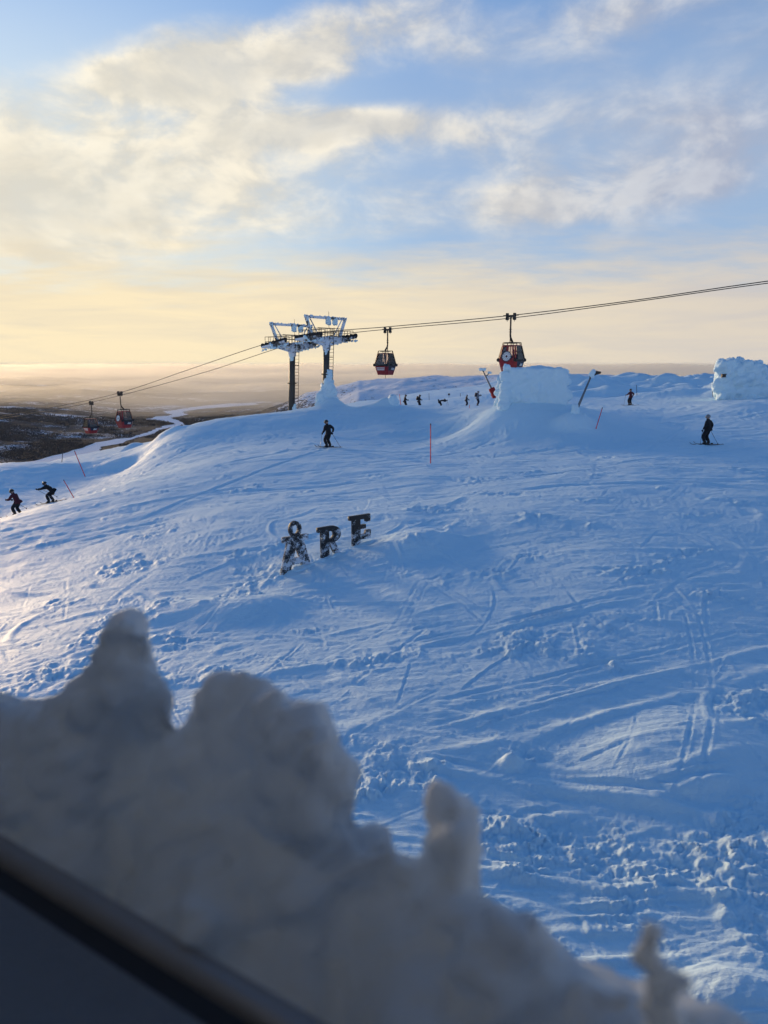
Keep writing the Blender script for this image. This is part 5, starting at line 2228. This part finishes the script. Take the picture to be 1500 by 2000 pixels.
# lit ceiling lamps of the room, the ones mirrored in the photograph
em = bpy.data.materials.new('lamp_glow')
em.use_nodes = True
en = NB(em.node_tree)
em.node_tree.nodes.remove(em.node_tree.nodes['Principled BSDF'])
ee = en.new('ShaderNodeEmission')
ee.inputs[0].default_value = (1.0, 0.96, 0.92, 1)
ee.inputs[1].default_value = 4.5
en.link(ee.outputs[0], em.node_tree.nodes['Material Output'].inputs[0])
for (a, where) in ((-1.1, 'left'), (-0.3, 'middle'), (0.5, 'right')):
    lr = empty('ceiling_lamp', wp(a, -1.0, 1.6))
    tag(lr, 'round ceiling lamp of the room behind the window, %s of three' % where, 'lamp', 'ceiling lamps of the room')
    MB().tube([(0, 0, 0), (0, 0, -0.06)], [0.15, 0.14], 20).build('lamp_housing', M['frame_paint'], lr, True)
    MB().tube([(0, 0, -0.061), (0, 0, -0.066)], 0.12, 20).build('lamp_disc', em, lr)

# snow frozen on to the outside of the ledge
SN = [(-60, 1368), (0, 1362), (60, 1372), (105, 1372), (150, 1335), (190, 1292), (203, 1225), (225, 1205), (262, 1198), (290, 1204), (302, 1262), (322, 1318), (342, 1378), (362, 1425),
      (384, 1405), (384, 1350), (420, 1320), (470, 1309), (512, 1338), (560, 1368), (640, 1396), (682, 1428), (702, 1498), (704, 1550), (672, 1604), (716, 1608), (758, 1618), (795, 1675),
      (815, 1712), (828, 1640), (814, 1560), (836, 1536), (905, 1548), (930, 1582), (930, 1690), (944, 1784), (1000, 1768), (1056, 1796), (1100, 1858), (1160, 1888), (1250, 1922), (1350, 1962), (1450, 2010)]
poly = np.array(SN + [(1500, 2100), (1500, 2300), (700, 2300), (-60, 1800)], float)


def plane_pt(px, py, b):
    d = ray(px, py)
    t = (WD + b) / d.dot(WN)
    return d * t + Vector((0, 0, H))


rs = random.Random(21)
mb = MB()


def edge_d(x, y):
    best = 1e9
    for i in range(len(SN) - 1):
        x1, y1 = SN[i]
        x2, y2 = SN[i + 1]
        t = max(0, min(1, ((x - x1) * (x2 - x1) + (y - y1) * (y2 - y1)) / ((x2 - x1) ** 2 + (y2 - y1) ** 2)))
        best = min(best, math.hypot(x - x1 - t * (x2 - x1), y - y1 - t * (y2 - y1)))
    return best


GAPS = [(414, 1612, 17, 16), (566, 1642, 18, 17), (345, 1420, 16, 16)]
for gy in range(1190, 2260, 18):
    for gx in range(-50, 1490, 18):
        x, y = gx + rs.uniform(-9, 9), gy + rs.uniform(-9, 9)
        if not inside(np.array([x]), np.array([y]), poly)[0]:
            continue
        e = edge_d(x, y)
        for (gx_, gy_, ga, gb) in GAPS:
            q_ = math.hypot((x - gx_) / ga, (y - gy_) / gb)
            e = min(e, (q_ - 1) * min(ga, gb) * 1.0 + 2)
        if e < 7:
            continue
        dsill = ((1690 - y) * 500 + x * 310) / 588.0
        bmid = 0.045 + 0.062 * max(0.0, min(1.0, dsill / 330)) + 0.012 * math.sin(x * 0.011 + y * 0.007) + 0.006 * math.sin(x * 0.03)
        pz = plane_pt(x, y, bmid)
        if pz.z - H < -0.425 or dsill < 48:
            continue
        dist = (pz - Vector((0, 0, H))).length
        r_ = min(e, 46) / FPX * dist * 0.98
        mb.ball(plane_pt(x, y, bmid + rs.uniform(-.012, .02)), max(0.006, r_), 8, 5)
        if e > 52:
            mb.ball(plane_pt(x, y + 12, bmid + 0.05 + rs.uniform(-.02, .03)), r_ * 1.1, 8, 5)
            if rs.random() < 0.45:
                mb.ball(plane_pt(x, y, bmid - 0.012 + rs.uniform(-.008, .008)), r_ * rs.uniform(.7, 1.0), 8, 5)
for i in range(150):
    a = -1.2 + 2.0 * i / 149
    for k in range(1):
        mb.ball(wp(a + rs.uniform(-.02, .02), 0.052 + 0.05 * k + rs.uniform(-.004, .012), -0.392 + 0.03 * k + 0.012 * math.sin(a * 9)), rs.uniform(.018, .026) + 0.012 * k, 8, 5)
drift = obj('window_snow_drift', fuse(mb, 0.0055, [(0.06, 0.008, 3), (0.02, 0.005, 7), (0.007, 0.002, 11)], seed=7, smooth_iter=7), M['near_snow'])
tag(drift, 'ragged drift of grey snow piled against the window, out of focus', 'snow drift')
# thin brownish spire of snow close to the glass
mb = MB()
for i in range(34):
    k = i / 33
    x = 1262 + 48 * k + 10 * math.sin(i * 0.6)
    y = 1806 + 260 * k
    p = plane_pt(x, y, 0.03)
    mb.ball(p, (13 + 20 * k + 6 * math.sin(i)) / FPX * (p - Vector((0, 0, H))).length, 8, 5)
for (x, y, r_) in ((1322, 1905, 15), (1338, 1912, 12), (1345, 1925, 9), (1252, 1802, 10)):
    p = plane_pt(x, y, 0.03)
    mb.ball(p, r_ / FPX * (p - Vector((0, 0, H))).length, 8, 5)
spire = obj('snow_spire', fuse(mb, 0.0025, [(0.02, 0.003, 3), (0.008, 0.001, 7)], seed=9, smooth_iter=1), M['near_snow'])
tag(spire, 'thin blurred spire of snow close to the glass, lower right', 'snow spire')
